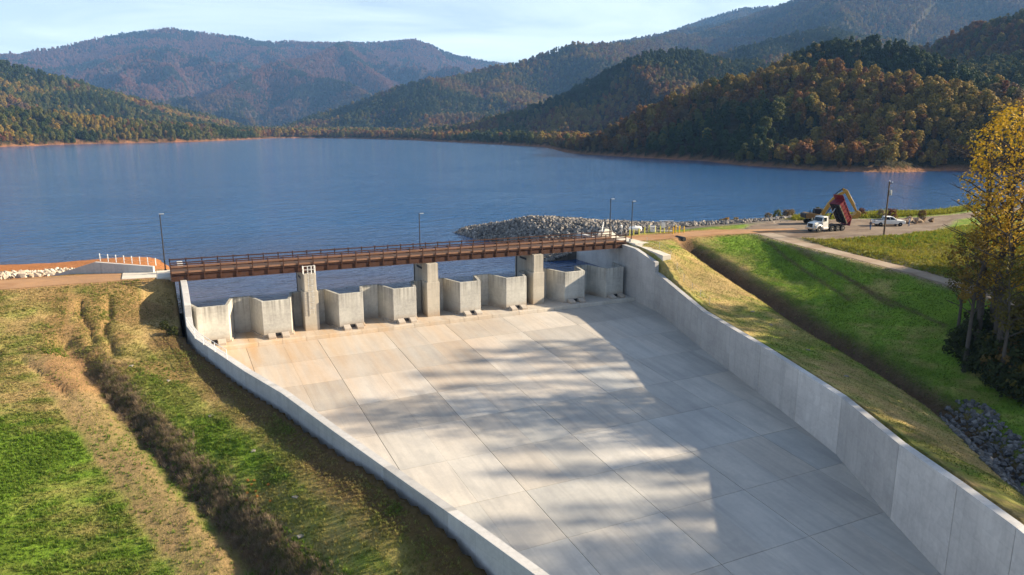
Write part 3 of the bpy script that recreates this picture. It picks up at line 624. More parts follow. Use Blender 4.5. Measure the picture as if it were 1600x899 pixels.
# ------------------------------------------------------------------ road sheets draped over the ground
def strip(name, pl, w, mat, lift=0.03, step=1.0, jit=0.25):
    pts = []
    for a, b in zip(pl, pl[1:]):
        L_ = math.hypot(b[0] - a[0], b[1] - a[1]); k = max(1, int(L_ / step))
        pts += [tuple(a[i] + (b[i] - a[i]) * j / k for i in range(3)) for j in range(k)]
    pts.append(pl[-1]); P = np.array(pts)
    for _ in range(6): P[1:-1, :2] = 0.25 * P[:-2, :2] + 0.5 * P[1:-1, :2] + 0.25 * P[2:, :2]
    T = np.gradient(P[:, :2], axis=0); T /= np.linalg.norm(T, axis=1)[:, None]; Nn = np.stack([-T[:, 1], T[:, 0]], 1)
    us = np.linspace(-1, 1, 7); X = np.empty((len(P), 7)); Y = np.empty_like(X)
    for j, u in enumerate(us):
        ww = w * u
        if abs(u) == 1: ww = w * u + jit * (fbm(P[:, 0], P[:, 1], 2.5, 2, 300 + j) - .5) * 2
        X[:, j] = P[:, 0] + Nn[:, 0] * ww; Y[:, j] = P[:, 1] + Nn[:, 1] * ww
    Z = ground_h(X, Y) + lift
    return tag(grid_mesh(name, X, Y, Z, mat), kind='structure')
strip('dirt_road', ROAD_L, 3.1, M_DIRT); strip('dirt_road', ROAD_R, 2.5, M_DIRT, 0.035); strip('gravel_track', TRACK, 1.55, M_TRACK, 0.045)
def lot():
    xs = np.arange(96, 226, 1.0); ys = np.arange(87, 113, 1.0); X, Y = np.meshgrid(xs, ys)
    o = grid_mesh('gravel_yard', X, Y, ground_h(X, Y) + 0.028, M_GRAVEL); me = o.data
    bm = bmesh.new(); bm.from_mesh(me); pl = LOT
    for f in list(bm.faces):
        c = f.calc_center_median()
        if not in_poly(np.array([c.x]), np.array([c.y]), pl)[0]: bm.faces.remove(f)
    bm.to_mesh(me); bm.free(); return tag(o, kind='structure')
lot()

# ------------------------------------------------------------------ chute floor: slabs between open joints
def clip_poly(poly, inside, cut):
    out = []
    for i in range(len(poly)):
        a, b = poly[i], poly[(i + 1) % len(poly)]; ia, ib = inside(a), inside(b)
        if ia: out.append(a)
        if ia != ib: out.append(cut(a, b))
    return out
def clip_half(poly, px, py, nx, ny):
    f = lambda p: (p[0] - px) * nx + (p[1] - py) * ny
    def cut(a, b):
        t = f(a) / (f(a) - f(b)); return (a[0] + t * (b[0] - a[0]), a[1] + t * (b[1] - a[1]))
    return clip_poly(poly, lambda p: f(p) >= 0, cut)
def clip_walls(poly, m=0.03):
    # convex enough piecewise: clip against the wall segments that pass beside this slab
    y0 = min(p[1] for p in poly); y1 = max(p[1] for p in poly)
    for pl, sgn in ((LW, 1), (RW, -1)):
        for a, b in zip(pl, pl[1:]):
            if a[1] - b[1] < 0.2: continue
            lo, hi = b[1], a[1]
            if hi < y0 or lo > y1: continue
            nx, ny = (a[1] - b[1]), -(a[0] - b[0]); L_ = math.hypot(nx, ny); nx, ny = sgn * nx / L_, sgn * ny / L_
            if len(poly) >= 3: poly = clip_half(poly, a[0] + nx * m, a[1] + ny * m, nx, ny)
    return poly
sub = MB()
SUBP = [(p[0] - 0.3, p[1]) for p in LW[1:]] + [(p[0] + 0.3, p[1]) for p in RW[1:][::-1]]
yy_ = [14, 20, 25, 30, 36, 42, 48, 55, 62, 70, 77, 84, 90, 98.7]
for y0, y1 in zip(yy_, yy_[1:]):
    sub.add([(wall_x(LW, y0) - .3, y0, floor_z(y0) - .14), (wall_x(RW, y0) + .3, y0, floor_z(y0) - .14), (wall_x(RW, y1) + .3, y1, floor_z(y1) - .14), (wall_x(LW, y1) - .3, y1, floor_z(y1) - .14)], [(0, 1, 2, 3)])
chute = thing('chute_floor', None, None, (36.6, 60, floor_z(60))); tag(chute, kind='structure')
sub.build('slab_bed', M_SUB, chute, world=True)
YJ = [98.75, 91.6, 84.1, 76.5, 69.0, 61.4, 53.8, 46.3, 38.7, 31.2, 23.7, 14.0]
XJ = [18.0 + 9.25 * k for k in range(-2, 7)]
for j, (ya, yb) in enumerate(zip(YJ, YJ[1:])):
    for i, xa in enumerate(XJ[:-1]):
        halves = [(0, .5), (.5, 1)] if rng.random() < 0.85 else [(0, 1)]
        col0 = 0.80 + 0.26 * rng.random()
        for h0, h1 in halves:
            x0 = xa + 9.25 * h0 + (0.024 if h0 == 0 else 0.007); x1 = xa + 9.25 * h1 - (0.024 if h1 == 1 else 0.007)
            poly = clip_walls([(x0, yb + .02), (x1, yb + .02), (x1, ya - .02), (x0, ya - .02)])
            if len(poly) < 3: continue
            ar = abs(sum(poly[k][0] * poly[(k + 1) % len(poly)][1] - poly[(k + 1) % len(poly)][0] * poly[k][1] for k in range(len(poly)))) / 2
            if ar < 0.4: continue
            lift = 0.012 * rng.random()
            o = MB().prism(poly, lambda x, y: floor_z(y) - .12, lambda x, y: floor_z(y) + lift).build('floor_slab', M_FLOOR, chute, world=True)
            k_ = col0 * (0.965 + 0.07 * rng.random()); w_ = rng.normal(0, 0.02)
            o.color = (k_ * (1 + w_), k_, k_ * (1 - w_), 1)

# ------------------------------------------------------------------ apron slab and sill at the foot of the weirs
APZ = -9.0
apron = thing('weir_apron', None, None, (36.6, 101, APZ)); tag(apron, kind='structure')
M_APRON = concrete_floor('apron_concrete')
xs_ = [1.8, 9.3, 18.1, 27.4, 36.6, 45.9, 55.1, 64.4, 71.0]
for a, b in zip(xs_, xs_[1:]):
    MB().prism([(a + .015, 99.35), (b - .015, 99.35), (b - .015, 112), (a + .015, 112)], APZ - .8, APZ).build('apron_slab', M_APRON, apron, world=True)
x = 2.6
while x < 70.8:
    x1 = min(70.95, x + rng.choice([2.3, 3.1, 4.6]))
    o = MB().prism([(x + .012, 98.78), (x1 - .012, 98.78), (x1 - .012, 99.33), (x + .012, 99.33)], APZ - .95, APZ + 0.045 + .02 * rng.random()).build('sill_block', M_APRON, apron, world=True, bevel=0.03)
    k_ = 0.95 + .2 * rng.random(); o.color = (k_, k_ * .99, k_ * .96, 1); x = x1

# ------------------------------------------------------------------ chute retaining walls, one panel between joints
def offset_pl(pl, off):
    out = []
    for i, p in enumerate(pl):
        a = pl[max(0, i - 1)]; b = pl[min(len(pl) - 1, i + 1)]; dx, dy = b[0] - a[0], b[1] - a[1]; L_ = math.hypot(dx, dy)
        out.append((p[0] + dy / L_ * off, p[1] - dx / L_ * off, p[2]))
    return out
def chute_wall(pl, off, label, joints, cap):
    base = pl[5]; t = thing('retaining_wall', label, 'wall', (base[0], base[1], floor_z(base[1])))
    outp = offset_pl(pl, off)
    ys = sorted(set([p[1] for p in pl] + joints), reverse=True)
    xi = lambda P, y: float(np.interp(y, [p[1] for p in P][::-1], [p[0] for p in P][::-1]))
    top = lambda y: wall_top(pl, y)
    Js = sorted(joints, reverse=True)
    for a, b in zip(Js, Js[1:]):
        yl = [a - .012] + [y for y in ys if b + .05 < y < a - .05] + [b + .012]
        m = MB(); cm = MB()
        for y0, y1 in zip(yl, yl[1:]):
            zb = lambda y: min(floor_z(min(y, 98)) - .6, -9.2) - (0 if y < 98 else 1.5)
            i0, i1, o0, o1 = xi(pl, y0), xi(pl, y1), xi(pl, y0) + (xi(outp, y0) - xi(pl, y0) if True else 0), xi(outp, y1)
            o0 = xi(outp, y0); t0, t1 = top(y0), top(y1); tb = .16
            m.hexa([(i0, y0, zb(y0)), (i1, y1, zb(y1)), (o1, y1, zb(y1) - 3), (o0, y0, zb(y0) - 3), (i0, y0, t0), (i1, y1, t1), (o1, y1, t1), (o0, y0, t0)])
        o = m.build('wall_panel', M_WALL, t, world=True)
        bm = bmesh.new(); bm.from_mesh(o.data); bmesh.ops.remove_doubles(bm, verts=bm.verts, dist=.001)
        inner = [f for f in bm.faces if all(len([g for g in e.link_faces]) > 2 for e in f.edges)]
        seen = {}
        for f in bm.faces:
            key = tuple(sorted(v.index for v in f.verts)); seen.setdefault(key, []).append(f)
        dd = [f for fs in seen.values() if len(fs) > 1 for f in fs]
        bmesh.ops.delete(bm, geom=dd, context='FACES_ONLY'); bmesh.ops.recalc_face_normals(bm, faces=bm.faces)
        tops = [e for e in bm.edges if len(e.link_faces) == 2 and e.calc_face_angle(0) > .8]
        bmesh.ops.bevel(bm, geom=tops, offset=.025, segments=1, affect='EDGES'); bm.to_mesh(o.data); bm.free()
        k_ = 0.80 + .36 * rng.random(); o.color = (k_ * .99, k_, k_ * 1.02, 1)
    return t
wall_a = chute_wall(LW, -WT, 'long low concrete spillway wall beside the grassy dam slope, curving at its upper end', [118, 104, 94.15, 86, 77.5, 69, 60, 52, 44, 35.6, 25, 14], 0)
wall_b = chute_wall(RW, WT, 'tall shaded concrete spillway wall below the bright green field, stepped near the bridge', [118, 111, 104, 93.65, 85, 77.2, 69.5, 62.5, 55, 47.8, 37.8, 30.7, 25, 14], 0)
# ------------------------------------------------------------------ labyrinth weirs
CREST = -4.0
def weir_bay(label, x0, x1, fronts):
    t = thing('labyrinth_weir', label, 'weir', ((x0 + x1) / 2, 103, APZ), group='folded weir bays under the bridge')
    YR, YF, th = 105.2, 101.0, 0.42
    pts = [(x0, YR)]
    for fl, fr in fronts: pts += [(fl - 1.15, YR), (fl, YF), (fr, YF), (fr + 1.0, YR)]
    if fronts[-1][1] + 1.0 < x1 - .1: pts.append((x1, YR))
    P = [Vector(p) for p in pts]
    N2 = []
    for i in range(len(P)):
        ns = []
        if i > 0: d = (P[i] - P[i - 1]).normalized(); ns.append(Vector((-d.y, d.x)))
        if i < len(P) - 1: d = (P[i + 1] - P[i]).normalized(); ns.append(Vector((-d.y, d.x)))
        n = sum(ns, Vector((0, 0))) / len(ns); n = n / max(.5, n.length_squared) if len(ns) == 2 else n
        N2.append(n * th)
    for i in range(len(P) - 1):
        a, b, c, d = P[i], P[i + 1], P[i + 1] + N2[i + 1], P[i] + N2[i]
        m = MB().prism([tuple(a), tuple(b), tuple(c), tuple(d)], APZ - .3, CREST)
        o = m.build('weir_panel', M_WEIR, t, world=True, bevel=.03)
        k_ = .92 + .16 * rng.random(); o.color = (k_, k_, k_ * .98, 1)
        # footing ledge under each panel on the downstream side
        dd = (b - a).normalized(); nn = Vector((dd.y, -dd.x)) * .16
        MB().prism([tuple(a - dd * .02), tuple(b + dd * .02), tuple(b + nn), tuple(a + nn)], APZ - .2, APZ + .22 + .01 * (i % 3)).build('footing', M_WEIR, t, world=True)
    for fl, fr in fronts:
        w = fr - fl
        for q in (.16 * w + .35, .16 * w + 2.15):
            xx = fl + q
            m = MB(); y0, y1 = YF - .18, YF - 1.25
            m.hexa([(xx - .48, y1, APZ - .1), (xx + .48, y1, APZ - .1), (xx + .48, y0, APZ - .1), (xx - .48, y0, APZ - .1), (xx - .48, y1, APZ + .30), (xx + .48, y1, APZ + .30), (xx + .48, y0, APZ + .62), (xx - .48, y0, APZ + .62)])
            m.build('toe_block', M_WEIR, t, world=True, bevel=.03)
        MB().box((fl + .16 * w + 1.25, YF - .19, APZ + .34), (.72, .06, .42)).build('drain_opening', M_DKMET, t, world=True)
    return t
weir_bay('pale folded weir wall between the low spillway wall and the pier with the ladder', 2.0, 17.25, [(3.2, 7.1), (11.35, 15.1)])
weir_bay('pale folded weir wall between the ladder pier and the middle pier', 18.85, 35.2, [(21.6, 25.1), (29.5, 33.0)])
weir_bay('folded weir wall between the middle pier and the pier nearest the rock pile', 36.8, 52.9, [(39.9, 43.3), (47.6, 51.15)])
weir_bay('partly shaded folded weir wall ending against the tall spillway wall', 54.6, 71.0, [(58.1, 61.8), (65.9, 69.35)])
# ------------------------------------------------------------------ piers
def pier(x0, label, ladder):
    w = 1.98; t = thing('bridge_pier', label, 'pier', (x0 + w / 2, 104, APZ), group='concrete bridge piers')
    MB().prism([(x0, 101.9), (x0 + w, 101.9), (x0 + w, 104.3), (x0, 104.3)], APZ - .2, -3.75 if not ladder else -3.4).build('lower_block', M_PIER, t, world=True, bevel=.04)
    MB().prism([(x0 + .14, 102.02), (x0 + w - .14, 102.02), (x0 + w - .14, 104.35), (x0 + .14, 104.35)], -3.77 if not ladder else -3.42, -0.95).build('upper_block', M_PIER, t, world=True, bevel=.04)
    # long upstream body with rounded nose and gate slot
    b = MB(); xa, xb = x0 + .32, x0 + w - .32
    nose = [(x0 + w / 2 + (w / 2 - .32) * math.cos(a), 109.0 + .7 * math.sin(a)) for a in np.linspace(0, PI, 7)]
    b.prism([(xa, 104.32), (xb, 104.32)] + nose, APZ - 2, -1.12)
    b.build('pier_body', M_PIER, t, world=True)
    for sx in (xa - .012, xb + .012):
        MB().box((sx, 106.2, -2.05), (.06, 2.4, .34)).build('bearing_slot', M_DKMET, t, world=True)
        MB().box((sx, 108.6, -4.0), (.09, .28, 5.6)).build('gate_guide', M_DKMET, t, world=True)
    for xx in (x0 + .45, x0 + w - .45):
        MB().box((xx, 103.1, -.9), (.5, .6, .12)).build('bearing_pad', M_DKMET, t, world=True)
    if ladder:
        yl = 101.68; zt = 0.25
        for s in (-.26, .26):
            MB().tube([(x0 + w / 2 + s, yl, APZ + 2.4), (x0 + w / 2 + s, yl, zt)], .035, 6).build('ladder_rail', M_GALV, t, world=True)
        for k in range(22):
            z = APZ + 2.6 + k * .3
            MB().tube([(x0 + w / 2 - .26, yl, z), (x0 + w / 2 + .26, yl, z)], .022, 5).build('ladder_rung', M_GALV, t, world=True)
        for k in range(6):
            z = -5.6 + k * .8
            MB().tube([(x0 + w / 2 + .4 * math.cos(a), yl - .02 - .62 * math.sin(a), z) for a in np.linspace(0, PI, 7)], .03, 5).build('cage_hoop', M_GALV, t, world=True)
        for a in np.linspace(.5, PI - .5, 3):
            MB().tube([(x0 + w / 2 + .4 * math.cos(a), yl - .02 - .62 * math.sin(a), -5.6), (x0 + w / 2 + .4 * math.cos(a), yl - .02 - .62 * math.sin(a), -1.6)], .022, 5).build('cage_strap', M_GALV, t, world=True)
        for (xx, yy) in [(x0 + .2, 102.1), (x0 + .75, 102.1), (x0 + 1.25, 102.1), (x0 + w - .2, 102.1), (x0 + .2, 102.75), (x0 + w - .2, 102.75)]:
            MB().tube([(xx, yy, -.97), (xx, yy, .15)], .045, 6).build('guard_post', M_WHITE, t, world=True)
        for z in (.15, -.35):
            MB().tube([(x0 + .2, 102.75, z), (x0 + .2, 102.1, z), (x0 + w - .2, 102.1, z), (x0 + w - .2, 102.75, z)], .03, 6).build('guard_rail', M_WHITE, t, world=True)
    return t
pier(17.05, 'concrete pier with caged ladder and small white railing on top', True)
pier(35.0, 'stepped concrete pier under the middle of the bridge, without ladder', False)
pier(52.8, 'stepped concrete pier beneath the bridge in line with the rock pile', False)
# ------------------------------------------------------------------ footbridge of weathering steel
BX0, BX1, BYN, BYF = 0.75, 70.9, 103.0, 107.3
def bz(x): return 0.22 - 0.48 * (x - BX0) / (BX1 - BX0)
bridge = thing('girder_bridge', 'long rust brown steel girder bridge with post railings over the weirs', 'bridge', (36, 105, -1))
nb = 35; bxs = [BX0 + (BX1 - BX0) * k / nb for k in range(nb + 1)]
def lbar(y, z, w, h, name, mat, x0=BX0, x1=BX1): MB().bar((x0, y, bz(x0) + z), (x1, y, bz(x1) + z), w, h).build(name, mat, bridge, world=True)
for y, s in ((BYN, -1), (BYF, 1)):
    lbar(y, -.40, .05, .84, 'girder_web', M_RUST); lbar(y, -.84, .42, .05, 'bottom_flange', M_RUST); lbar(y, .04, .42, .05, 'top_flange', M_RUST)
    lbar(y + s * .02, .30, .12, .24, 'kerb_beam', M_RUST2); lbar(y, .84, .07, .15, 'mid_rail', M_RUST); lbar(y, 1.30, .14, .15, 'top_rail', M_RUST)
for y in (BYN + 1.45, BYF - 1.45): lbar(y, -.42, .3, .7, 'inner_girder', M_RUST)
for y, s, zb in ((BYN, -1, -.78), (BYF, 1, -.78)):
    pm = None
    for k, x in enumerate(bxs):
        if pm is None:
            m_ = MB().box((0, 0, (1.42 + zb) / 2), (.13, .10, 1.42 - zb)).box((0, -s * .05, 1.44), (.17, .22, .04)); pm = m_.mesh('post', M_RUST)
        inst('railing_post', pm, bridge, (x - 36, y + s * .13 - 105, bz(x) + 1))
        if 0 < k < nb and k % 1 == 0:
            pass
dk = None
for a, b in zip(bxs, bxs[1:]):
    x = (a + b) / 2
    MB().hexa([(a + .012, BYN + .12, bz(a) + .075), (b - .012, BYN + .12, bz(b) + .075), (b - .012, BYF - .12, bz(b) + .075), (a + .012, BYF - .12, bz(a) + .075), (a + .012, BYN + .12, bz(a) + .15), (b - .012, BYN + .12, bz(b) + .15), (b - .012, BYF - .12, bz(b) + .15), (a + .012, BYF - .12, bz(a) + .15)]).build('deck_panel', M_DECK, bridge, world=True)
for k in range(0, nb + 1, 5): MB().box((bxs[k], (BYN + BYF) / 2, bz(bxs[k]) - .5), (.12, 4.0, .4)).build('cross_beam', M_RUST, bridge, world=True)
# ------------------------------------------------------------------ abutments and wing walls
ab = thing('bridge_abutment', 'concrete bridge abutment block at the dirt road end, casting a dark shadow on the slope', 'abutment', (0, 105.5, -3))
MB().prism([(-1.0, 105.0), (0.95, 105.0), (0.95, 110.4), (-1.0, 110.4)], -5.5, -.36).build('abutment_block', M_PALE, ab, world=True, bevel=.04)
MB().prism([(-5.1, 106.4), (-1.02, 105.6), (-1.02, 110.2), (-5.1, 111.0)], -.9, -.37).build('approach_slab', M_PALE, ab, world=True, bevel=.03)
MB().box((-.05, 104.75, -3.95), (.55, .5, .35)).build('drain_outlet', M_PALE, ab, world=True)
ab2 = thing('bridge_abutment', 'concrete bridge seat at the end of the bridge beside the yellow bollards', 'abutment', (72.5, 105, -3))
MB().prism([(71.77, 101.4), (74.6, 101.4), (74.6, 109.0), (71.77, 109.0)], -5, -.30).build('abutment_block', M_PALE, ab2, world=True, bevel=.04)
MB().prism([(71.78, 93.75), (73.4, 93.75), (73.4, 101.38), (71.78, 101.38)], -4, lambda x, y: -.45 - .09 * (101.4 - y)).build('return_wall', M_PALE, ab2, world=True, bevel=.03)
MB().box((72.5, 103.6, -.1), (.55, .55, .5)).build('lamp_plinth', M_PALE, ab2, world=True)
def wing(label, path, th, posts, postmat):
    t = thing('wing_wall', label, 'wall', (path[1][0], path[1][1], path[1][2] - 2))
    op = offset_pl(path, th)
    for i in range(len(path) - 1):
        a, b, c, d = path[i], path[i + 1], op[i + 1], op[i]
        dz = lambda p: p[3] if len(p) > 3 else 0
        MB().hexa([(*a[:2], -3.2), (*b[:2], -3.2), (*c[:2], -3.2), (*d[:2], -3.2), (*a[:3],), (*b[:3],), (*c[:2], b[2]), (*d[:2], a[2])]).build('wall_panel', M_WALL, t, world=True)
    for (x, y, z, h) in posts:
        MB().box((x, y, z + h / 2), (.11, .11, h)).build('guard_post', postmat, t, world=True)
    return t
A, B, Cc = (-1.15, 109.9, .42), (-8.2, 113.0, 1.08), (-13.6, 115.4, -.75)
ps = []
for k in range(8):
    f = k / 7.0; ps.append((A[0] + (B[0] - A[0]) * f * .96 + .2, A[1] + (B[1] - A[1]) * f * .96 + .35, A[2] + (B[2] - A[2]) * f - .03, 1.05))
wl_ = wing('sloping shaded concrete wing wall topped by a row of white posts beside the dirt road', [A, B, Cc], -.5, ps, M_WHITE)
for z in (.5, .95): MB().tube([(p[0], p[1], p[2] + z) for p in ps], .014, 4).build('guard_wire', M_GALV, wl_, world=True)
wr = thing('wing_wall', 'small sunlit gabled concrete block with stair railing beside the bridge end', 'wall', (72.0, 110.2, -.3))
g0 = [(69.9, 109.2, -.5), (74.0, 109.0, -.5), (74.4, 111.9, -.5), (70.3, 112.1, -.5), (71.6, 110.5, 1.05), (72.3, 110.5, 1.05), (72.4, 110.8, 1.05), (71.7, 110.8, 1.05)]
MB().hexa(g0).build('gabled_block', M_PALE, wr, world=True, bevel=.03)
q0, q1 = Vector((69.9, 108.9, .1)), Vector((71.5, 110.9, 1.3))
for z in (.5, 1.0): MB().tube([q0 + Vector((0, 0, z)), q1 + Vector((0, 0, z))], .035, 6).build('stair_rail', M_WHITE, wr, world=True)
for k in range(5):
    p = q0.lerp(q1, k / 4); MB().tube([p, p + Vector((0, 0, 1.0))], .032, 6).build('rail_post', M_WHITE, wr, world=True)
MB().hexa([(69.8, 109.0, -.8), (71.4, 111.0, -.8), (71.0, 111.4, -.8), (69.4, 109.4, -.8), (69.8, 109.0, .0), (71.4, 111.0, .75), (71.0, 111.4, .75), (69.4, 109.4, .0)]).build('stair_ramp', M_PALE, wr, world=True)
MB().tube([(70.72, 111.5, -7.5), (70.72, 111.5, -.2)], .16, 8).build('gauge_pipe', M_DARKPOLE, wr, world=True)
# guard rail on the curved end of the low wall, mesh fence behind the tall wall
gr = thing('guard_railing', 'short white guard railing on the curve of the low spillway wall', 'railing', (2.2, 88.5, -4.6))
gp = [(1.75, 92.0, -4.0), (2.45, 88.6, -4.68), (3.2, 86.6, -5.0), (4.2, 84.2, -5.3), (5.2, 81.5, -5.5)]
for p in gp[1:]: MB().tube([p, (p[0], p[1], p[2] + 1.1)], .04, 6).build('rail_post', M_WHITE, gr, world=True)
for z in (.55, 1.1): MB().tube([(p[0], p[1], p[2] + z) for p in gp], .032, 6).build('rail_bar', M_WHITE, gr, world=True)
fe = thing('wire_fence', 'thin grey wire fence on the straw bank behind the stepped wall', 'fence', (73.6, 94, -2.6))
fpts = [(73.9, 101.0), (73.9, 97.5), (73.7, 94.2), (73.0, 91.6), (72.2, 88.8), (71.4, 85.8), (70.7, 83.0), (69.9, 80.0)]
tops = []
for x, y in fpts:
    z = gh(x, y); tops.append((x, y, z)); MB().tube([(x, y, z - .2), (x, y, z + 1.15)], .03, 5).build('fence_post', M_GALV, fe, world=True)
for z in (.15, .62, 1.1): MB().tube([(a, b, c + z) for a, b, c in tops], .011, 4).build('fence_wire', M_GALV, fe, world=True)
# ------------------------------------------------------------------ lamp posts
def lamp(x, y, z, h, label, arm):
    t = thing('lamp_post', label, 'lamp post', (x, y, z), group='dark lamp posts along the bridge')
    MB().tube([(0, 0, 0), (0, 0, h)], [.085, .06], 8).build('pole', M_DARKPOLE, t)
    MB().lathe([(.17, 0), (.17, .07), (.11, .12)], n=10).build('base_plate', M_DARKPOLE, t)
    MB().bar((0, 0, h - .1), (arm * .5, .0, h - .05), .06, .06).build('arm', M_DARKPOLE, t)
    MB().box((arm * .78, 0, h - .05), (.62, .3, .1)).build('lamp_head', M_GALV if arm > 0 else M_DARKPOLE, t, bevel=.02)
    return t
lamp(.15, 107.62, bz(0) - .1, 7.6, 'dark lamp post at the dirt road end of the bridge', .25)
lamp(36.0, 107.62, bz(36) - .2, 6.2, 'dark lamp post halfway along the bridge', .5)
lamp(70.75, 107.62, bz(70) - .2, 7.2, 'dark lamp post at the bridge end by the triangular wing wall', .55)
lamp(72.5, 103.6, .15, 6.5, 'dark lamp post on a concrete plinth at the top of the tall wall', .4)
# brackets that carry the bridge-mounted posts
for x in (36.0, 70.4): MB().box((x, 107.5, bz(x) - .25), (.35, .35, .12)).build('lamp_bracket', M_RUST, bridge, world=True)

# ------------------------------------------------------------------ plant and rock prototypes
def quad(m, c, n, s, mi=0, asp=1.0):
    n = Vector(n).normalized(); a = Vector((0, 0, 1)) if abs(n.z) < .9 else Vector((1, 0, 0))
    u = n.cross(a).normalized(); w = n.cross(u); th = random.random() * PI; u, w = u * math.cos(th) + w * math.sin(th), w * math.cos(th) - u * math.sin(th)
    u, w = u * s, w * s * asp; c = Vector(c)
    m.add([c - u - w * .6, c + u * .7 - w, c + u + w * .7, c - u * .6 + w], [(0, 1, 2, 3)], mi)
def rdir():
    while True:
        v = Vector((random.uniform(-1, 1), random.uniform(-1, 1), random.uniform(-1, 1)))
        if .05 < v.length < 1: return v.normalized()
def crown(m, h0, h1, rad, nclump, per, leaf, shape='round', mi=0, cf=1.0):
    """Leaf faces gathered in clumps through the crown's volume."""
    for k in range(nclump):
        f = (k + random.random()) / nclump
        z = h0 + (h1 - h0) * f
        if shape == 'round': rr = rad * math.sqrt(max(0.05, 1 - (2 * f - .85) ** 2 / 1.35))
        elif shape == 'cone': rr = rad * (1.02 - f) + .15
        else: rr = rad * (.55 + .6 * f) * math.sqrt(max(.05, 1 - max(0, f - .45) ** 2 * 3))
        a = k * 2.4 + random.uniform(-.5, .5); d = rr * math.sqrt(random.uniform(.12, 1)) * .8
        c = Vector((d * math.cos(a), d * math.sin(a), z)); cr = cf * rad * random.uniform(.26, .44) * (0.75 if shape == 'cone' else 1)
        for _ in range(per):
            v = rdir()
            if v.z < -.3 and random.random() < .6: v.z = -v.z
            p = c + Vector((v.x * cr, v.y * cr, v.z * cr * (.5 if shape == 'cone' else .8))) * random.uniform(.65, 1.08)
            quad(m, p, v + rdir() * .55 + Vector((0, 0, .25)), leaf * random.uniform(.6, 1.25), mi)
def trunk(m, h, r, limbs=4, spread=2.5, mi=1, lean=.3):
    pts = [Vector((0, 0, -.4))]; 
    for k in range(1, 5): pts.append(Vector((random.uniform(-lean, lean) * k / 4, random.uniform(-lean, lean) * k / 4, h * k / 4)))
    m.tube(pts, [r * 1.15, r, r * .8, r * .55, r * .25], 6, mi)
    for k in range(limbs):
        f = .45 + .5 * k / max(1, limbs); p = pts[2].lerp(pts[4], (f - .5) * 2) if f > .5 else pts[1].lerp(pts[2], f * 2 - .0 if f * 2 < 1 else 1)
        a = k * 2.2 + random.random(); q = p + Vector((math.cos(a), math.sin(a), .75)) * spread * random.uniform(.6, 1)
        m.tube([p, p.lerp(q, .5) + Vector((0, 0, -.15)), q], [r * .4, r * .25, r * .08], 5, mi)
random.seed(11)
CROWNS, TRUNKS, JOINED = [], [], []
for kind, (shape, h, rad, nc, per, leaf) in enumerate([('round', 15, 4.6, 26, 22, .62), ('round', 13, 5.0, 24, 22, .66), ('up', 17, 4.2, 26, 22, .58), ('round', 18, 5.4, 30, 22, .66), ('cone', 19, 3.4, 30, 20, .55), ('cone', 16, 3.0, 26, 20, .5)]):
    m = MB(); crown(m, h * .24, h, rad, nc, per, leaf, shape); tk = MB(); trunk(tk, h * .8, .28, 4, rad * .7, 0)
    cm_, tm_ = m.mesh('tree_crown', M_LEAF), tk.mesh('tree_trunk', M_BARK)
    for p in cm_.polygons: pass
    CROWNS.append(cm_); TRUNKS.append(tm_)
    j = MB(); j.v = list(m.v); j.f = list(m.f); j.m = [0] * len(m.f); j.add(tk.v, tk.f, 1); JOINED.append(j.mesh('tree', [M_LEAF, M_BARK]))
def rock_mesh(name, mat, fl=.7):
    bm = bmesh.new()
    for _ in range(13):
        v = rdir(); bm.verts.new((v.x * random.uniform(.75, 1.1), v.y * random.uniform(.6, .95), v.z * fl * random.uniform(.7, 1.1)))
    bmesh.ops.convex_hull(bm, input=bm.verts)
    for v in [v for v in bm.verts if not v.link_faces]: bm.verts.remove(v)
    me = bpy.data.meshes.new(name); bm.to_mesh(me); bm.free(); me.materials.append(mat); return me
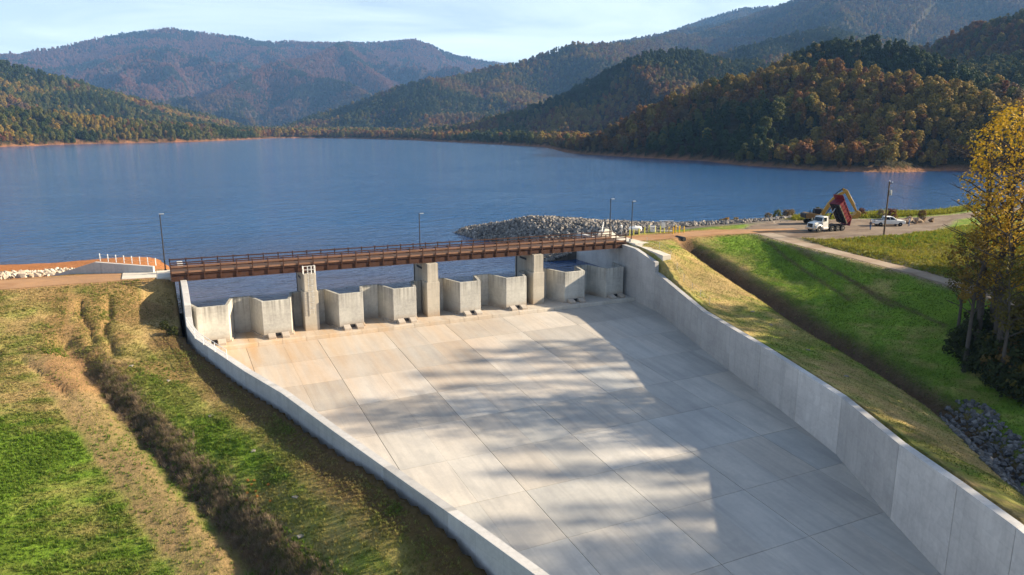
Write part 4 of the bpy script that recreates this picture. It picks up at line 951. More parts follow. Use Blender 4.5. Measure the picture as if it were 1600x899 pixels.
def scatter(name, pts, rot, scl, kind, tint, protos, kindtag='stuff'):
    """One object whose geometry nodes instance the prototypes on its points."""
    col = bpy.data.collections.new(name + '_sources')
    for i, me in enumerate(protos):
        o = bpy.data.objects.new(f'{name}_source_{i:02d}', me); col.objects.link(o)
    me = bpy.data.meshes.new(name); n = len(pts); me.vertices.add(n); me.vertices.foreach_set('co', np.asarray(pts, np.float32).ravel())
    def att(nm, typ, data, fld):
        a = me.attributes.new(nm, typ, 'POINT'); a.data.foreach_set(fld, np.ascontiguousarray(data).ravel())
    att('rot', 'FLOAT_VECTOR', np.asarray(rot, np.float32), 'vector'); att('scl', 'FLOAT_VECTOR', np.asarray(scl, np.float32), 'vector')
    att('pick', 'INT', np.asarray(kind, np.int32), 'value'); att('tint', 'FLOAT_COLOR', np.concatenate([np.asarray(tint, np.float32), np.ones((n, 1), np.float32)], 1), 'color')
    me.update(); o = bpy.data.objects.new(name, me); COL.objects.link(o)
    ng = bpy.data.node_groups.new(name + '_nodes', 'GeometryNodeTree')
    ng.interface.new_socket('Geometry', in_out='INPUT', socket_type='NodeSocketGeometry'); ng.interface.new_socket('Geometry', in_out='OUTPUT', socket_type='NodeSocketGeometry')
    N, L = ng.nodes, ng.links; gi = N.new('NodeGroupInput'); go = N.new('NodeGroupOutput'); ip = N.new('GeometryNodeInstanceOnPoints')
    ci = N.new('GeometryNodeCollectionInfo'); ci.inputs['Collection'].default_value = col; ci.inputs['Separate Children'].default_value = True; ci.inputs['Reset Children'].default_value = True
    def na(nm, typ):
        a = N.new('GeometryNodeInputNamedAttribute'); a.data_type = typ; a.inputs['Name'].default_value = nm; return a.outputs['Attribute']
    ip.inputs['Pick Instance'].default_value = True
    L.new(gi.outputs[0], ip.inputs['Points']); L.new(ci.outputs[0], ip.inputs['Instance']); L.new(na('pick', 'INT'), ip.inputs['Instance Index'])
    er = N.new('FunctionNodeEulerToRotation'); L.new(na('rot', 'FLOAT_VECTOR'), er.inputs[0]); L.new(er.outputs[0], ip.inputs['Rotation'])
    L.new(na('scl', 'FLOAT_VECTOR'), ip.inputs['Scale']); L.new(ip.outputs[0], go.inputs[0])
    md = o.modifiers.new('instances', 'NODES'); md.node_group = ng
    return tag(o, kind=kindtag)

# ------------------------------------------------------------------ forest on the hills
PAL = {'green': (0.046, 0.066, 0.020), 'olive': (0.120, 0.118, 0.030), 'gold': (0.27, 0.185, 0.040), 'orange': (0.235, 0.115, 0.034), 'rust': (0.16, 0.066, 0.030), 'brown': (0.135, 0.086, 0.048), 'pine': (0.030, 0.050, 0.021), 'tan': (0.21, 0.145, 0.066)}
PN = ['green', 'olive', 'gold', 'orange', 'rust', 'brown', 'pine', 'tan']; PA = np.array([PAL[k] for k in PN])
def forest_points():
    """Cells of the far terrain that stand above what is in front of them, filled at a spacing that grows with distance."""
    el = np.arctan2(fz + 17 - CAMZ, rr_); run = np.maximum.accumulate(np.vstack([np.full((1, el.shape[1]), -1.0), np.arctan2(fz - CAMZ, rr_)[:-1]]), 0)
    vis = el > run - 0.002
    az = np.degrees(ra) - math.degrees(YAW); vis &= (np.abs(az) < 42)
    lakec = in_poly(fx, fy, LAKE)
    ok = vis & (fz > WATER_Z + 1.0) & (rr_ < 7200) & (rr_ > 235) & ~lakec
    dr = np.gradient(RD)[:, None] * np.ones_like(rr_); da = np.gradient(np.radians(AZ))[None, :] * rr_
    sp = np.where(rr_ < 950, 5.0, np.where(rr_ < 1700, 5.8, np.where(rr_ < 2700, 8.0, np.where(rr_ < 4300, 10.5, 13.0))))
    lam = np.where(ok, dr * da / sp ** 2, 0); cnt = rng.poisson(np.minimum(lam, 40))
    ii, jj = np.nonzero(cnt); rep_ = cnt[ii, jj]; ii = np.repeat(ii, rep_); jj = np.repeat(jj, rep_); n = len(ii)
    r_ = rr_[ii, jj] + (rng.random(n) - .5) * dr[ii, jj]; a_ = ra[ii, jj] + (rng.random(n) - .5) * np.gradient(np.radians(AZ))[jj]
    X, Y = r_ * np.sin(a_), r_ * np.cos(a_)
    fr = np.clip(np.interp(r_, RD, np.arange(len(RD))), 0, len(RD) - 1.001); fa = np.clip(np.interp(a_, np.radians(AZ), np.arange(len(AZ))), 0, len(AZ) - 1.001)
    i0, j0 = fr.astype(int), fa.astype(int); u, v = fr - i0, fa - j0
    Z = (fz[i0, j0] * (1 - v) + fz[i0, j0 + 1] * v) * (1 - u) + (fz[i0 + 1, j0] * (1 - v) + fz[i0 + 1, j0 + 1] * v) * u
    k = (Z > WATER_Z + 0.9) & ~((X < 310) & (X > -130) & (Y < 270) & (Y > -40)) & ~in_poly(X, Y, LAKE)
    return X[k], Y[k], Z[k], r_[k]
tx, ty, tz, tr = forest_points(); n = len(tx)
ng1 = fbm(tx, ty, 150, 3, 401) + 0.15 * (rng.random(n) - .5); ng2 = fbm(tx, ty, 90, 3, 411) + .2 * (rng.random(n) - .5)
tk_ = np.where(ng1 < .43, 0, np.where(ng1 < .53, 1, np.where(ng2 < .44, 2, np.where(ng2 < .53, 3, np.where(ng2 < .57, 4, np.where(ng2 < .61, 5, 7))))))
dshore = tz - WATER_Z; pine = (rng.random(n) < np.where((tr < 900) & (dshore < 26) & (tx > 300), .26, .04)) & (tk_ < 2); tk_ = np.where(pine, 6, tk_)
yel = rng.random(n) < .02; tk_ = np.where(yel & ~pine, 2, tk_)
tint = PA[tk_] * (0.82 + 0.36 * rng.random((n, 1))) * (1 + .12 * (rng.random((n, 3)) - .5))
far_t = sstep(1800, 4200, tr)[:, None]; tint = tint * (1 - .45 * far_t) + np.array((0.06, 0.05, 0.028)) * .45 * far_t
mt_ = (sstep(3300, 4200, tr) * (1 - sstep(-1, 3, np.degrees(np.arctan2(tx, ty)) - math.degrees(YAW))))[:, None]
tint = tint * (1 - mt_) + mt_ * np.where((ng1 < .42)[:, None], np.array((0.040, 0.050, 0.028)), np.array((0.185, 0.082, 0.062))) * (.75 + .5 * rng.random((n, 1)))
shape = np.where(tk_ == 6, 4 + (rng.random(n) < .5), rng.integers(0, 4, n))
base_s = np.where(tr < 950, .60, np.where(tr < 1700, .62, np.where(tr < 2700, .80, np.where(tr < 4300, .95, 1.05))))
ts = base_s * (0.65 + .65 * rng.random(n)); ts = np.where(dshore < 3, ts * .7, ts)
order = np.argsort(tr)
azt = np.degrees(np.arctan2(tx, ty)) - math.degrees(YAW)
cand = [i for i in order if abs(azt[i]) < 34.5 and tr[i] < 760 and azt[i] > 3]
# the trees that show largest: nearest rows of the near hill, spread along the shore
NEAR_N = 285; near_idx = np.array(cand[:NEAR_N]); rest = np.setdiff1d(np.arange(n), near_idx)
rz_ = rng.random(n) * 2 * PI
stretch = .78 + .26 * rng.random(n)
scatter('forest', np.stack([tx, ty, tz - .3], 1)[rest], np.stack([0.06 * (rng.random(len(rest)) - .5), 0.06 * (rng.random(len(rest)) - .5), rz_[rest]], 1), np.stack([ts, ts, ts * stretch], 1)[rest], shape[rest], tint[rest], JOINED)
KINDS_ = {'green': ('broadleaf_tree', 'dark green broadleaf tree'), 'olive': ('broadleaf_tree', 'olive green broadleaf tree'), 'gold': ('broadleaf_tree', 'golden yellow autumn tree'), 'orange': ('broadleaf_tree', 'orange autumn tree'), 'rust': ('broadleaf_tree', 'rust red autumn tree'), 'brown': ('broadleaf_tree', 'brown half bare autumn tree'), 'pine': ('pine_tree', 'dark pointed pine tree'), 'tan': ('broadleaf_tree', 'tan coloured autumn tree')}
for i in near_idx:
    kn = PN[tk_[i]]; nm, lb = KINDS_[kn]
    size = 'tall ' if ts[i] * stretch[i] > .72 else ('small ' if ts[i] * stretch[i] < .5 else 'mid sized ')
    where = ('at the water' if dshore[i] < 4 else ('low' if dshore[i] < 13 else 'up')) + ' ' + ('where the hill meets open lake' if azt[i] < 9 else 'on the shaded hill flank' if azt[i] < 14 else 'above the dark red shore' if azt[i] < 19 else 'above the pale red shore' if azt[i] < 24 else 'behind the utility pole' if azt[i] < 29 else 'behind the yellow trees')
    lb = size + lb
    t = thing(nm, f'{lb} {where}', 'tree', (tx[i], ty[i], tz[i] - .3), rz_[i], f'{lb}s {where}'); t.scale = (ts[i], ts[i], ts[i] * stretch[i])
    c_ = inst('crown', CROWNS[shape[i]], t); c_['tint'] = [float(v) for v in tint[i]] + [1.0]
    inst('trunk', TRUNKS[shape[i]], t)
print('forest trees', n, 'individual', len(near_idx))
# ------------------------------------------------------------------ the stand of trees beyond the bright field
def big_tree(seed, h, rad, nclump, per, leaf, base_frac, ntrunk=1, shape='up', lr=.30):
    random.seed(seed); m = MB(); crown(m, h * base_frac, h, rad, nclump, per, leaf, shape, 0, .62); tk = MB()
    for q in range(ntrunk):
        a = q * 2.1; ox, oy = (.9 * math.cos(a), .9 * math.sin(a)) if ntrunk > 1 else (0, 0); top = Vector((ox * 2.6 + random.uniform(-.8, .8), oy * 2.6 + random.uniform(-.8, .8), h * .88))
        pts = [Vector((ox, oy, -.6)), Vector((ox * 1.15, oy * 1.15, h * .25)), Vector((ox * 1.6, oy * 1.6, h * .55)), top]
        tk.tube(pts, [lr * 1.1, lr * .9, lr * .6, .05], 7)
        for k in range(16):
            f = .26 + .68 * k / 16; p = pts[1].lerp(pts[2], f / .55) if f < .55 else pts[2].lerp(pts[3], (f - .55) / .45)
            b = k * 2.4 + q; qd = p + Vector((math.cos(b), math.sin(b), .55)) * rad * random.uniform(.45, .85)
            tk.tube([p, p.lerp(qd, .5) + Vector((0, 0, .2)), qd], [lr * .32, lr * .2, .025], 5)
            for e in range(2):
                s_ = p.lerp(qd, .55 + .2 * e); tk.tube([s_, s_ + Vector((random.uniform(-1, 1), random.uniform(-1, 1), random.uniform(.1, .9))) * 1.3], [lr * .12, .015], 4)
    return m.mesh('crown', M_LEAF), tk.mesh('trunk', M_BARK2)
BT = [big_tree(21, 24, 5.4, 88, 30, .125, .46, 3), big_tree(22, 21, 5.6, 74, 27, .125, .46, 2), big_tree(23, 26, 5.6, 80, 28, .125, .45, 3), big_tree(24, 17, 4.0, 62, 62, .14, .30, 1, 'round'), big_tree(25, 20, 4.4, 40, 40, .14, .5, 1)]
YELLOW, AMBER, OLIVE, SHADE = (0.52, 0.325, 0.03), (0.42, 0.225, 0.026), (0.12, 0.10, 0.022), (0.045, 0.055, 0.018)
def stand_tree(k, x, y, s, tint_, label, group=None, rz=0.0):
    t = thing('broadleaf_tree', label, 'tree', (x, y, gh(x, y) - .1), rz, group); t.scale = (s, s, s)
    c_ = inst('crown', BT[k][0], t); c_['tint'] = [*tint_, 1.0]; inst('trunk', BT[k][1], t); return t
stand_tree(0, 87.6, 51.4, 1.14, YELLOW, 'tallest golden yellow tree with three trunks at the field edge', rz=.4)
stand_tree(1, 85.6, 48.6, 1.0, (0.48, 0.29, 0.03), 'amber leaved tree just in front of the tallest yellow tree', rz=1.3)
stand_tree(2, 90.0, 53.2, 1.06, YELLOW, 'yellow tree with a high open crown behind the tallest one', rz=2.2)
stand_tree(4, 83.6, 51.2, .85, (0.24, 0.15, 0.03), 'small amber tree leaning out towards the gravel track', rz=.2)
stand_tree(4, 82.6, 46.5, .75, OLIVE, 'thin dark tree with few leaves in the shaded thicket', rz=3.0)
stand_tree(4, 86.8, 54.6, .70, OLIVE, 'thin half bare tree behind the yellow trees by the track', rz=1.0)
# slender trees of the wood that runs along the bottom of the field, out of the picture, and shade the chute
wrng = np.random.default_rng(5)
POP = []
for k in range(4):
    random.seed(60 + k); m = MB(); h_ = [27, 24, 29, 22][k]; crown(m, h_ * .42, h_, [1.4, 1.1, 1.6, 1.8][k], [34, 28, 34, 26][k], 17, .22, 'up'); tk = MB(); trunk(tk, h_ * .95, .24, 7, 1.6, 0, .5); POP.append((m.mesh('crown', M_LEAF), tk.mesh('trunk', M_BARK2)))
def wood_tree(src, x, y, s, tint_, label):
    t = thing('broadleaf_tree', label, 'tree', (x, y, gh(x, y) - .1), wrng.random() * 6, 'trees of the wood beyond the field'); t.scale = (s, s, s)
    c_ = inst('crown', src[0], t); c_['tint'] = [*tint_, 1.0]; inst('trunk', src[1], t)
def out_of_frame(x, y): return (.901 * x - .434 * y) / max(1, (.434 * x + .901 * y)) > .755
nn_ = 40.0
while nn_ < 97.5:
    for row in range(2):
        xx = 128 + 24 * row + 20 * wrng.random(); yy = (nn_ + wrng.normal(0, 1.0) - .292 * xx) / .956
        if not out_of_frame(xx, yy): continue
        wood_tree(POP[int(wrng.integers(0, 4))], xx, yy, .85 + .45 * wrng.random() + max(0, (nn_ - 74)) * .013, [YELLOW, AMBER, OLIVE, AMBER][int(wrng.integers(0, 4))], 'slender autumn tree in the wood along the bottom of the bright field')
    nn_ += [2.3, 3.6, 2.7, 4.6][int(wrng.integers(0, 4))] * (.42 if nn_ < 53 else 1)
for q in range(34):
    nn = 40 + 57 * (q + .5 * wrng.random()) / 34; xx = 92
    while xx < 150:
        yy = (nn - .292 * xx) / .956
        if out_of_frame(xx, yy): break
        xx += 1.5
    xx += 1 + 4 * wrng.random(); yy = (nn - .292 * xx) / .956
    wood_tree(BT[3], xx, yy, .74 + .2 * wrng.random(), OLIVE, 'low olive tree in the wood along the bottom of the bright field')
# undergrowth at the foot of the stand
random.seed(31); bush_me = []
for k in range(4):
    m = MB(); crown(m, .1, 2.4, 1.5, 18, 64, .095, 'round'); bush_me.append(m.mesh('foliage', M_LEAF))
stem_m = MB()
for k in range(7):
    a = k * .9; stem_m.tube([(0, 0, -.2), (math.cos(a) * .5, math.sin(a) * .5, 1.1), (math.cos(a) * .95, math.sin(a) * .95, 2.0)], [.035, .025, .01], 4)
stem_me = stem_m.mesh('stems', M_BARK)
def bush(x, y, s, tint_, label, group, k=0, z=None):
    t = thing('shrub', label, 'shrub', (x, y, (gh(x, y) if z is None else z) - .1), random.random() * 6, group); t.scale = (s, s, s * random.uniform(.8, 1.1))
    c_ = inst('foliage', bush_me[k % 4], t); c_['tint'] = [*tint_, 1.0]; inst('stems', stem_me, t)
brng = np.random.default_rng(3)
for q in range(64):
    x, y = 80 + 14 * brng.random(), 36 + 15 * brng.random()
    if x < 80 + (y - 36) * .25: continue
    s_b = .8 + 1.3 * brng.random(); c_b = int(brng.integers(0, 4)); l_b = ('tall ' if s_b > 1.6 else 'low ' if s_b < 1.1 else '') + ['olive green', 'dark green', 'brown leaved', 'dark green'][c_b] + ' shrub in the thicket under the yellow trees ' + ('beside the stones' if y < 42 else 'on the field side' if x < 86 else 'on the track side'); bush(x, y, s_b, [OLIVE, SHADE, (0.16, 0.10, 0.03), SHADE][c_b], l_b, l_b.replace('shrub', 'shrubs', 1), q)
for q, (x, y, s_b, lb) in enumerate([(84.6, 48.4, 1.7, 'large dark shrub at the foot of the amber tree'), (86.0, 50.2, 1.9, 'tall dark shrub between the trunks of the tallest yellow tree'), (83.2, 46.4, 1.5, 'dark shrub at the foot of the thin dark tree'), (84.2, 51.0, 1.2, 'low dark shrub under the small dull tree by the field'), (87.6, 52.4, 1.8, 'tall dark shrub behind the tallest yellow tree'), (82.0, 44.4, 1.3, 'dark shrub at the tip of the thicket facing the field'), (85.8, 53.6, 1.4, 'dark shrub nearest the gravel track under the yellow trees')]):
    bush(x, y, s_b, SHADE, lb, None, q)
for q, (px, py, s, tn, lb) in enumerate([(1135, 338, .62, (0.36, 0.20, 0.02), 'yellow leaved shrub on the stone bank by the lake'), (1150, 340, .5, (0.30, 0.19, 0.03), 'small yellow shrub beside the larger one on the stone bank'), (1126, 341, .4, OLIVE, 'low olive shrub at the stone bank edge by the lake'), (1200, 336, .6, (0.20, 0.15, 0.09), 'dry brown shrub where the stone bank meets the yard'), (1215, 335, .7, (0.12, 0.13, 0.03), 'olive shrub at the start of the yellow grass strip'), (1228, 334, .7, (0.18, 0.13, 0.08), 'brown twiggy shrub above the yellow grass strip'), (1236, 333, .6, (0.22, 0.16, 0.08), 'tan twiggy shrub behind the dump truck shadow'), (1278, 333, .7, OLIVE, 'olive shrub behind the white truck cab'), (1375, 336, .6, (0.22, 0.18, 0.12), 'pale dry shrub behind the pickup by the lake'), (1392, 338, .75, (0.15, 0.055, 0.03), 'dark red shrub beside the utility pole at the lake'), (1345, 335, .6, (0.14, 0.06, 0.03), 'reddish shrub by the excavator bucket'), (1440, 338, .6, (0.16, 0.10, 0.05), 'brown shrub behind the boulders by the lake')]):
    p = at_z(px, py + 7, -.5); bush(p[0], p[1], s * 1.1, tn, lb, None, q)
bush(.3, 92.0, .55, SHADE, 'dark green shrub hugging the outside of the low wall curve', None, 1)
bush(-.6, 94.5, .45, SHADE, 'small dark shrub in the shadow below the bridge abutment', None, 2)

# ------------------------------------------------------------------ grass: tufts where the photograph shows blades
random.seed(41); TUFT = []
for k, (nb_, hh, sp_) in enumerate([(9, .20, .16), (11, .26, .2), (8, .13, .2), (10, .34, .24)]):
    m = MB()
    for b in range(nb_):
        a = random.random() * 2 * PI; r0 = random.random() * sp_ * .6; c = Vector((r0 * math.cos(a), r0 * math.sin(a), -.02)); o_ = Vector((math.cos(a), math.sin(a), 0)) * random.uniform(.2, .9) * sp_
        h_ = hh * random.uniform(.6, 1.2); s_ = Vector((-math.sin(a), math.cos(a), 0)) * .022
        m.add([c - s_, c + s_, c + o_ * .6 + s_ * .7 + Vector((0, 0, h_ * .7)), c + o_ + Vector((0, 0, h_))], [(0, 1, 2), (0, 2, 3)])
    TUFT.append(m.mesh('grass_tuft', M_GRASS))
def grass(name, poly, density, keep, smin, smax, kinds=(0, 1, 2), tintf=None):
    P = np.array(poly); x0, y0 = P.min(0); x1, y1 = P.max(0); n_ = int((x1 - x0) * (y1 - y0) * density)
    X = x0 + (x1 - x0) * rng.random(n_); Y = y0 + (y1 - y0) * rng.random(n_); k = in_poly(X, Y, poly) & ~in_poly(X, Y, [(p[0] + (-.8 if p[0] < 36 else .8), p[1]) for p in CHUTE]); X, Y = X[k], Y[k]
    k = keep(X, Y); X, Y = X[k], Y[k]; Z = ground_h(X, Y); g = greenness(X, Y); n_ = len(X)
    pick = np.clip(g + .35 * (rng.random(n_) - .5), 0, 1); pk = pick[:, None]
    t_ = (GREEN * pk + STRAW * (1 - pk)) * (0.55 + .9 * rng.random((n_, 1)))
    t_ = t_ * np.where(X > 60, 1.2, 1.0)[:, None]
    if tintf is not None: t_ = tintf(X, Y, t_)
    s_ = smin + (smax - smin) * rng.random(n_) ** 1.5; s_ = s_ * (.6 + .4 * pick)
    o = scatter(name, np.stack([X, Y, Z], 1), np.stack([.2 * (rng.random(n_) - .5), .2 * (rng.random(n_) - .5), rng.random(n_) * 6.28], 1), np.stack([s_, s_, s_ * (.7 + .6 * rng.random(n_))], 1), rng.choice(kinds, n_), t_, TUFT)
    print(name, n_); return o
def off_road(X, Y):
    k = np.ones(len(X), bool)
    for pl, w in ((ROAD_L, 3.6), (ROAD_R, 2.9), (TRACK, 1.9)): k &= dist_poly(X, Y, pl)[0] > w
    return k & ~in_poly(X, Y, LOT)
def keep_left(X, Y):
    sx = X - np.interp(Y, [p[1] for p in SW_L][::-1], [p[0] for p in SW_L][::-1]); nn = fbm(X, Y, 2.4, 3, 61)
    silt = (sx > -5.0) & (sx < -.4) & (Y < 90); bedm = (sx > -.4) & (sx < .5)
    p = np.where(silt | bedm, .10, np.clip(.35 + 1.4 * (nn - .35), 0.08, 1)); 
    return off_road(X, Y) & (rng.random(len(X)) < p) & (Y < 105.5)
grass('grass', [(-22, 105.5), (1, 105.5), (2.5, 88), (6, 77.5), (11, 59.8), (15, 47), (18, 36), (8, 36), (-4, 52), (-14, 57), (-22, 70)], 95, keep_left, .25, 1.15)
def keep_right(X, Y):
    dr, _ = dist_poly(X, Y, SW_R); return off_road(X, Y) & (rng.random(len(X)) < np.where(dr < 1.6, .12, .85)) & (Y < 103.2)
grass('grass', [(73, 103), (100, 101), (96, 90), (97.5, 70), (98, 52), (86, 45), (72, 34), (57, 27), (54, 31), (61, 48), (66, 66), (72, 92)], 46, keep_right, .2, .65)
grass('grass', [(101, 98), (118, 87), (140, 90), (150, 90), (130, 65), (101, 52), (100.5, 70), (99.5, 84)], 22, lambda X, Y: off_road(X, Y), .6, 1.6, (1, 3), lambda X, Y, t_: np.where(rng.random((len(X), 1)) < .45, t_, np.array((0.30, 0.27, 0.03)) * (.6 + .8 * rng.random((len(X), 1)))))
grass('grass', [(118, 111), (126, 110), (140, 106), (152, 104.5), (175, 107), (175, 112), (150, 115), (135, 117), (122, 115.5)], 12, lambda X, Y: off_road(X, Y), 1.2, 2.6, (1, 3), lambda X, Y, t_: np.array((0.26, 0.26, 0.03)) * (.5 + .9 * rng.random((len(X), 1))))
# dead brush that fills the drain
def brush_pts():
    L_ = np.array(SW_L); s = rng.random(2400) * (len(SW_L) - 2.2) + .75; i = s.astype(int); f = (s - i)[:, None]
    p = L_[i] * (1 - f) + L_[i + 1] * f; off = rng.normal(1.25, .6, len(s)); return p[:, 0] + off * .95, p[:, 1] + off * .25
bx, by = brush_pts(); bzv = ground_h(bx, by); nbx = len(bx)
random.seed(47); BR = []
for k in range(3):
    m = MB()
    for b in range(30):
        a = random.random() * 6.28; c = Vector((random.uniform(-.3, .3), random.uniform(-.2, .2), -.05)); d = Vector((math.cos(a) * random.uniform(.2, .6), math.sin(a) * random.uniform(.2, .6), random.uniform(.35, .8)))
        s_ = Vector((-math.sin(a), math.cos(a), 0)) * .011; m.add([c - s_, c + s_, c + d + s_ * .4, c + d - s_ * .4], [(0, 1, 2, 3)])
    for b in range(5): quad(m, (random.uniform(-.4, .4), random.uniform(-.4, .4), random.uniform(.1, .4)), rdir(), .035)
    BR.append(m.mesh('brush', M_GRASS))
bt = np.where(rng.random((nbx, 1)) < .8, np.array((0.27, 0.20, 0.14)), np.array((0.10, 0.12, 0.03))) * (.5 + .8 * rng.random((nbx, 1)))
bs = .35 + .5 * rng.random(nbx)
scatter('dead_brush', np.stack([bx, by, bzv], 1), np.stack([.4 * (rng.random(nbx) - .5), .4 * (rng.random(nbx) - .5), 6.28 * rng.random(nbx)], 1), np.stack([bs, bs, bs], 1), rng.integers(0, 3, nbx), bt, BR)

# ------------------------------------------------------------------ riprap
random.seed(53)
ROCKS = [rock_mesh('stone', M_ROCK) for _ in range(7)]; ROCKSB = [rock_mesh('stone', M_ROCKB) for _ in range(6)]; ROCKSW = [rock_mesh('stone', M_ROCKW) for _ in range(6)]; ROCKST = [rock_mesh('boulder', M_ROCKT) for _ in range(4)]
def rocks(name, poly, spacing, smin, smax, protos, extra=None, zmin=-7.0):
    P = np.array(poly); x0, y0 = P.min(0); x1, y1 = P.max(0); n_ = int((x1 - x0) * (y1 - y0) / spacing ** 2)
    X = x0 + (x1 - x0) * rng.random(n_); Y = y0 + (y1 - y0) * rng.random(n_); k = in_poly(X, Y, poly)
    if extra is not None: k &= extra(X, Y)
    X, Y = X[k], Y[k]; Z = ground_h(X, Y); k = Z > zmin; X, Y, Z = X[k], Y[k], Z[k]; n_ = len(X); s_ = smin + (smax - smin) * rng.random(n_) ** 2
    print(name, n_)
    return X, Y, Z + s_ * .25, s_
def rock_mass(name, X, Y, Z, s_, protos):
    n_ = len(X); return scatter(name, np.stack([X, Y, Z], 1), 6.28 * rng.random((n_, 3)), np.stack([s_, s_, s_], 1), rng.integers(0, len(protos), n_), np.ones((n_, 3)), protos)
d_ = rocks('riprap', [(62, 109.5), (71.3, 109.5), (72.5, 113.5), (82, 113.6), (97, 112.6), (104, 111.8), (112, 113), (118, 114.5), (128, 118), (130, 133), (110, 134), (98, 142), (88, 152), (77, 163), (61, 167), (60, 150), (62, 128)], .34, .22, .64, ROCKS, lambda X, Y: ~((X > 70.2) & (X < 74) & (Y > 107) & (Y < 113)), -6.2)
rock_mass('riprap', *d_, ROCKS)
d_ = rocks('riprap', [(128, 117.5), (150, 114.5), (175, 112), (205, 110), (205, 131), (175, 125), (150, 129), (128, 132)], .55, .25, .62, ROCKS, None, -6.2); rock_mass('riprap', *d_, ROCKS)
RL = [(-24, 115.2), (-14.5, 115.8), (-12, 117.2), (-8.8, 119.0), (-11, 123), (-13.5, 127.5), (-24, 129)]
d_ = rocks('riprap', RL, .5, .3, .75, ROCKSW); near = np.argsort(np.hypot(d_[0], d_[1]) - 14 * d_[3])[:90]; rest_ = np.setdiff1d(np.arange(len(d_[0])), near)
rock_mass('riprap', *[v[rest_] for v in d_], ROCKSW)
for i in near:
    t = inst('stone', ROCKSW[i % 6], None, (d_[0][i], d_[1][i], d_[2][i]), tuple(6.28 * rng.random(3)), (d_[3][i],) * 3); _l = ('large ' if d_[3][i] > .55 else 'mid sized ') + 'pale stone ' + ('at the edge of the dirt road' if d_[1][i] < 118 else 'towards the red beach') + (' by wing wall' if d_[0][i] > -15 else ''); tag(t, _l, 'stone', _l.replace('stone', 'stones', 1))
for (x, y, s_) in [(-3.2, 112.6, .45), (-2.4, 113.1, .55), (-1.6, 113.4, .5), (-.6, 113.8, .6), (.2, 112.8, .4), (1.0, 113.6, .5), (1.3, 108.9, .5), (1.6, 109.6, .4)]:
    tag(inst('stone', ROCKSW[int(x * 7) % 6], None, (x, y, gh(x, y) + .15), (x, y, 1), (s_,) * 3), 'pale stone behind the dirt road end of the bridge', 'stone', 'pale stones behind the abutment')
RR = [(77.5, 49.5), (80, 46), (77, 38), (70, 30), (62, 24), (55, 22), (56, 27.5), (61, 32), (66, 38.5), (71.5, 45.5)]
d_ = rocks('riprap', RR, .36, .2, .52, ROCKSB, lambda X, Y: dist_poly(X, Y, SW_R)[0] < 3.4 + 1.2 * fbm(X, Y, 3, 2, 77), -30); d0 = np.hypot(d_[0], d_[1]) - 30 * d_[3]
vis_ = (d_[0] * CY - d_[1] * SY) / (d_[0] * SY * math.cos(PITCH) + d_[1] * CY * math.cos(PITCH) - (d_[2] - 19) * SP) < .72
near = np.argsort(np.where(vis_, d0, 1e6))[:200]; rest_ = np.setdiff1d(np.arange(len(d_[0])), near)
rock_mass('riprap', *[v[rest_] for v in d_], ROCKSB)
for i in near:
    t = inst('stone', ROCKSB[i % 6], None, (d_[0][i], d_[1][i], d_[2][i]), tuple(6.28 * rng.random(3)), (d_[3][i],) * 3); _l = ('large ' if d_[3][i] > .4 else 'small ' if d_[3][i] < .27 else 'middling ') + 'blue grey stone ' + ('at the upper tip of the rock lined drain outlet' if d_[1][i] > 42 else ('high ' if d_[1][i] > 39 else 'low ') + 'on the field side of the drain outlet' if d_[0][i] - np.interp(d_[1][i], [24, 33, 40.5, 47.5], [60, 66, 71.5, 75.5]) > .5 else ('high ' if d_[1][i] > 37.5 else 'midway ' if d_[1][i] > 34 else 'low ') + 'on the wall side of the drain outlet'); tag(t, _l, 'stone', _l.replace('stone', 'stones', 1))

# ------------------------------------------------------------------ small fixtures at the bridge end
def on_ground(px, py):
    d = pray(px, py); ts_ = np.linspace(20, 200, 3000); X = d[0] * ts_; Y = d[1] * ts_; Z = CAMZ + d[2] * ts_
    k = np.argmax(Z < ground_h(X, Y)); return np.array([X[k], Y[k], ground_h(X[k:k + 1], Y[k:k + 1])[0]])
def bollard(x, y, h, mat, label):
    t = tag(MB().lathe([(.095, -.3), (.095, h - .05), (.06, h)], n=10).build('bollard', mat), label, 'bollard', 'yellow bollards round the tanks'); t.location = (x, y, gh(x, y))
for x, y, h, m_, lb in [(76.04, 109.2, 1.25, M_YGREEN, 'faded yellow bollard at the end of the white tank nearest the bridge'), (77.1, 109.5, 1.1, M_YGREEN, 'faded yellow bollard in front of the white tank near its bridge end'), (78.4, 109.7, 1.1, M_YGREEN, 'faded yellow bollard in front of the white tank near its far end'), (79.5, 109.5, 1.25, M_YGREEN, 'faded yellow bollard past the far end of the white tank'), (81.0, 110.2, 1.3, M_YGREEN, 'faded yellow bollard on the bridge side of the cream box'), (82.1, 109.8, 1.15, M_YGREEN, 'faded yellow bollard on the far side of the cream box'), (82.7, 109.1, 1.3, M_YGREEN, 'faded yellow bollard before the steel cabinet frame'), (82.9, 108.2, 1.0, M_YGREEN, 'short faded yellow bollard at the front corner of the steel cabinet frame'), (83.9, 108.1, 1.2, M_YELLOW, 'yellow bollard in front of the white cabinet panel'), (83.9, 106.9, 1.35, M_YELLOW, 'bright yellow bollard standing nearest the dirt road'), (85.1, 107.7, 1.5, M_YELLOW, 'tall bright yellow bollard behind the orange valve'), (85.6, 107.3, 1.3, M_YELLOW, 'bright yellow bollard left of a close pair beyond the orange valve'), (85.95, 107.6, 1.3, M_YELLOW, 'bright yellow bollard right of a close pair beyond the orange valve'), (86.7, 107.3, 1.2, M_YELLOW, 'bright yellow bollard standing alone at the far end of the row')]:
    bollard(x, y, h, m_, lb)
t = thing('gas_tank', 'white horizontal gas tank on two saddles behind yellow bollards', 'tank', (78.2, 110.6, gh(78.2, 110.6)), R(-26))
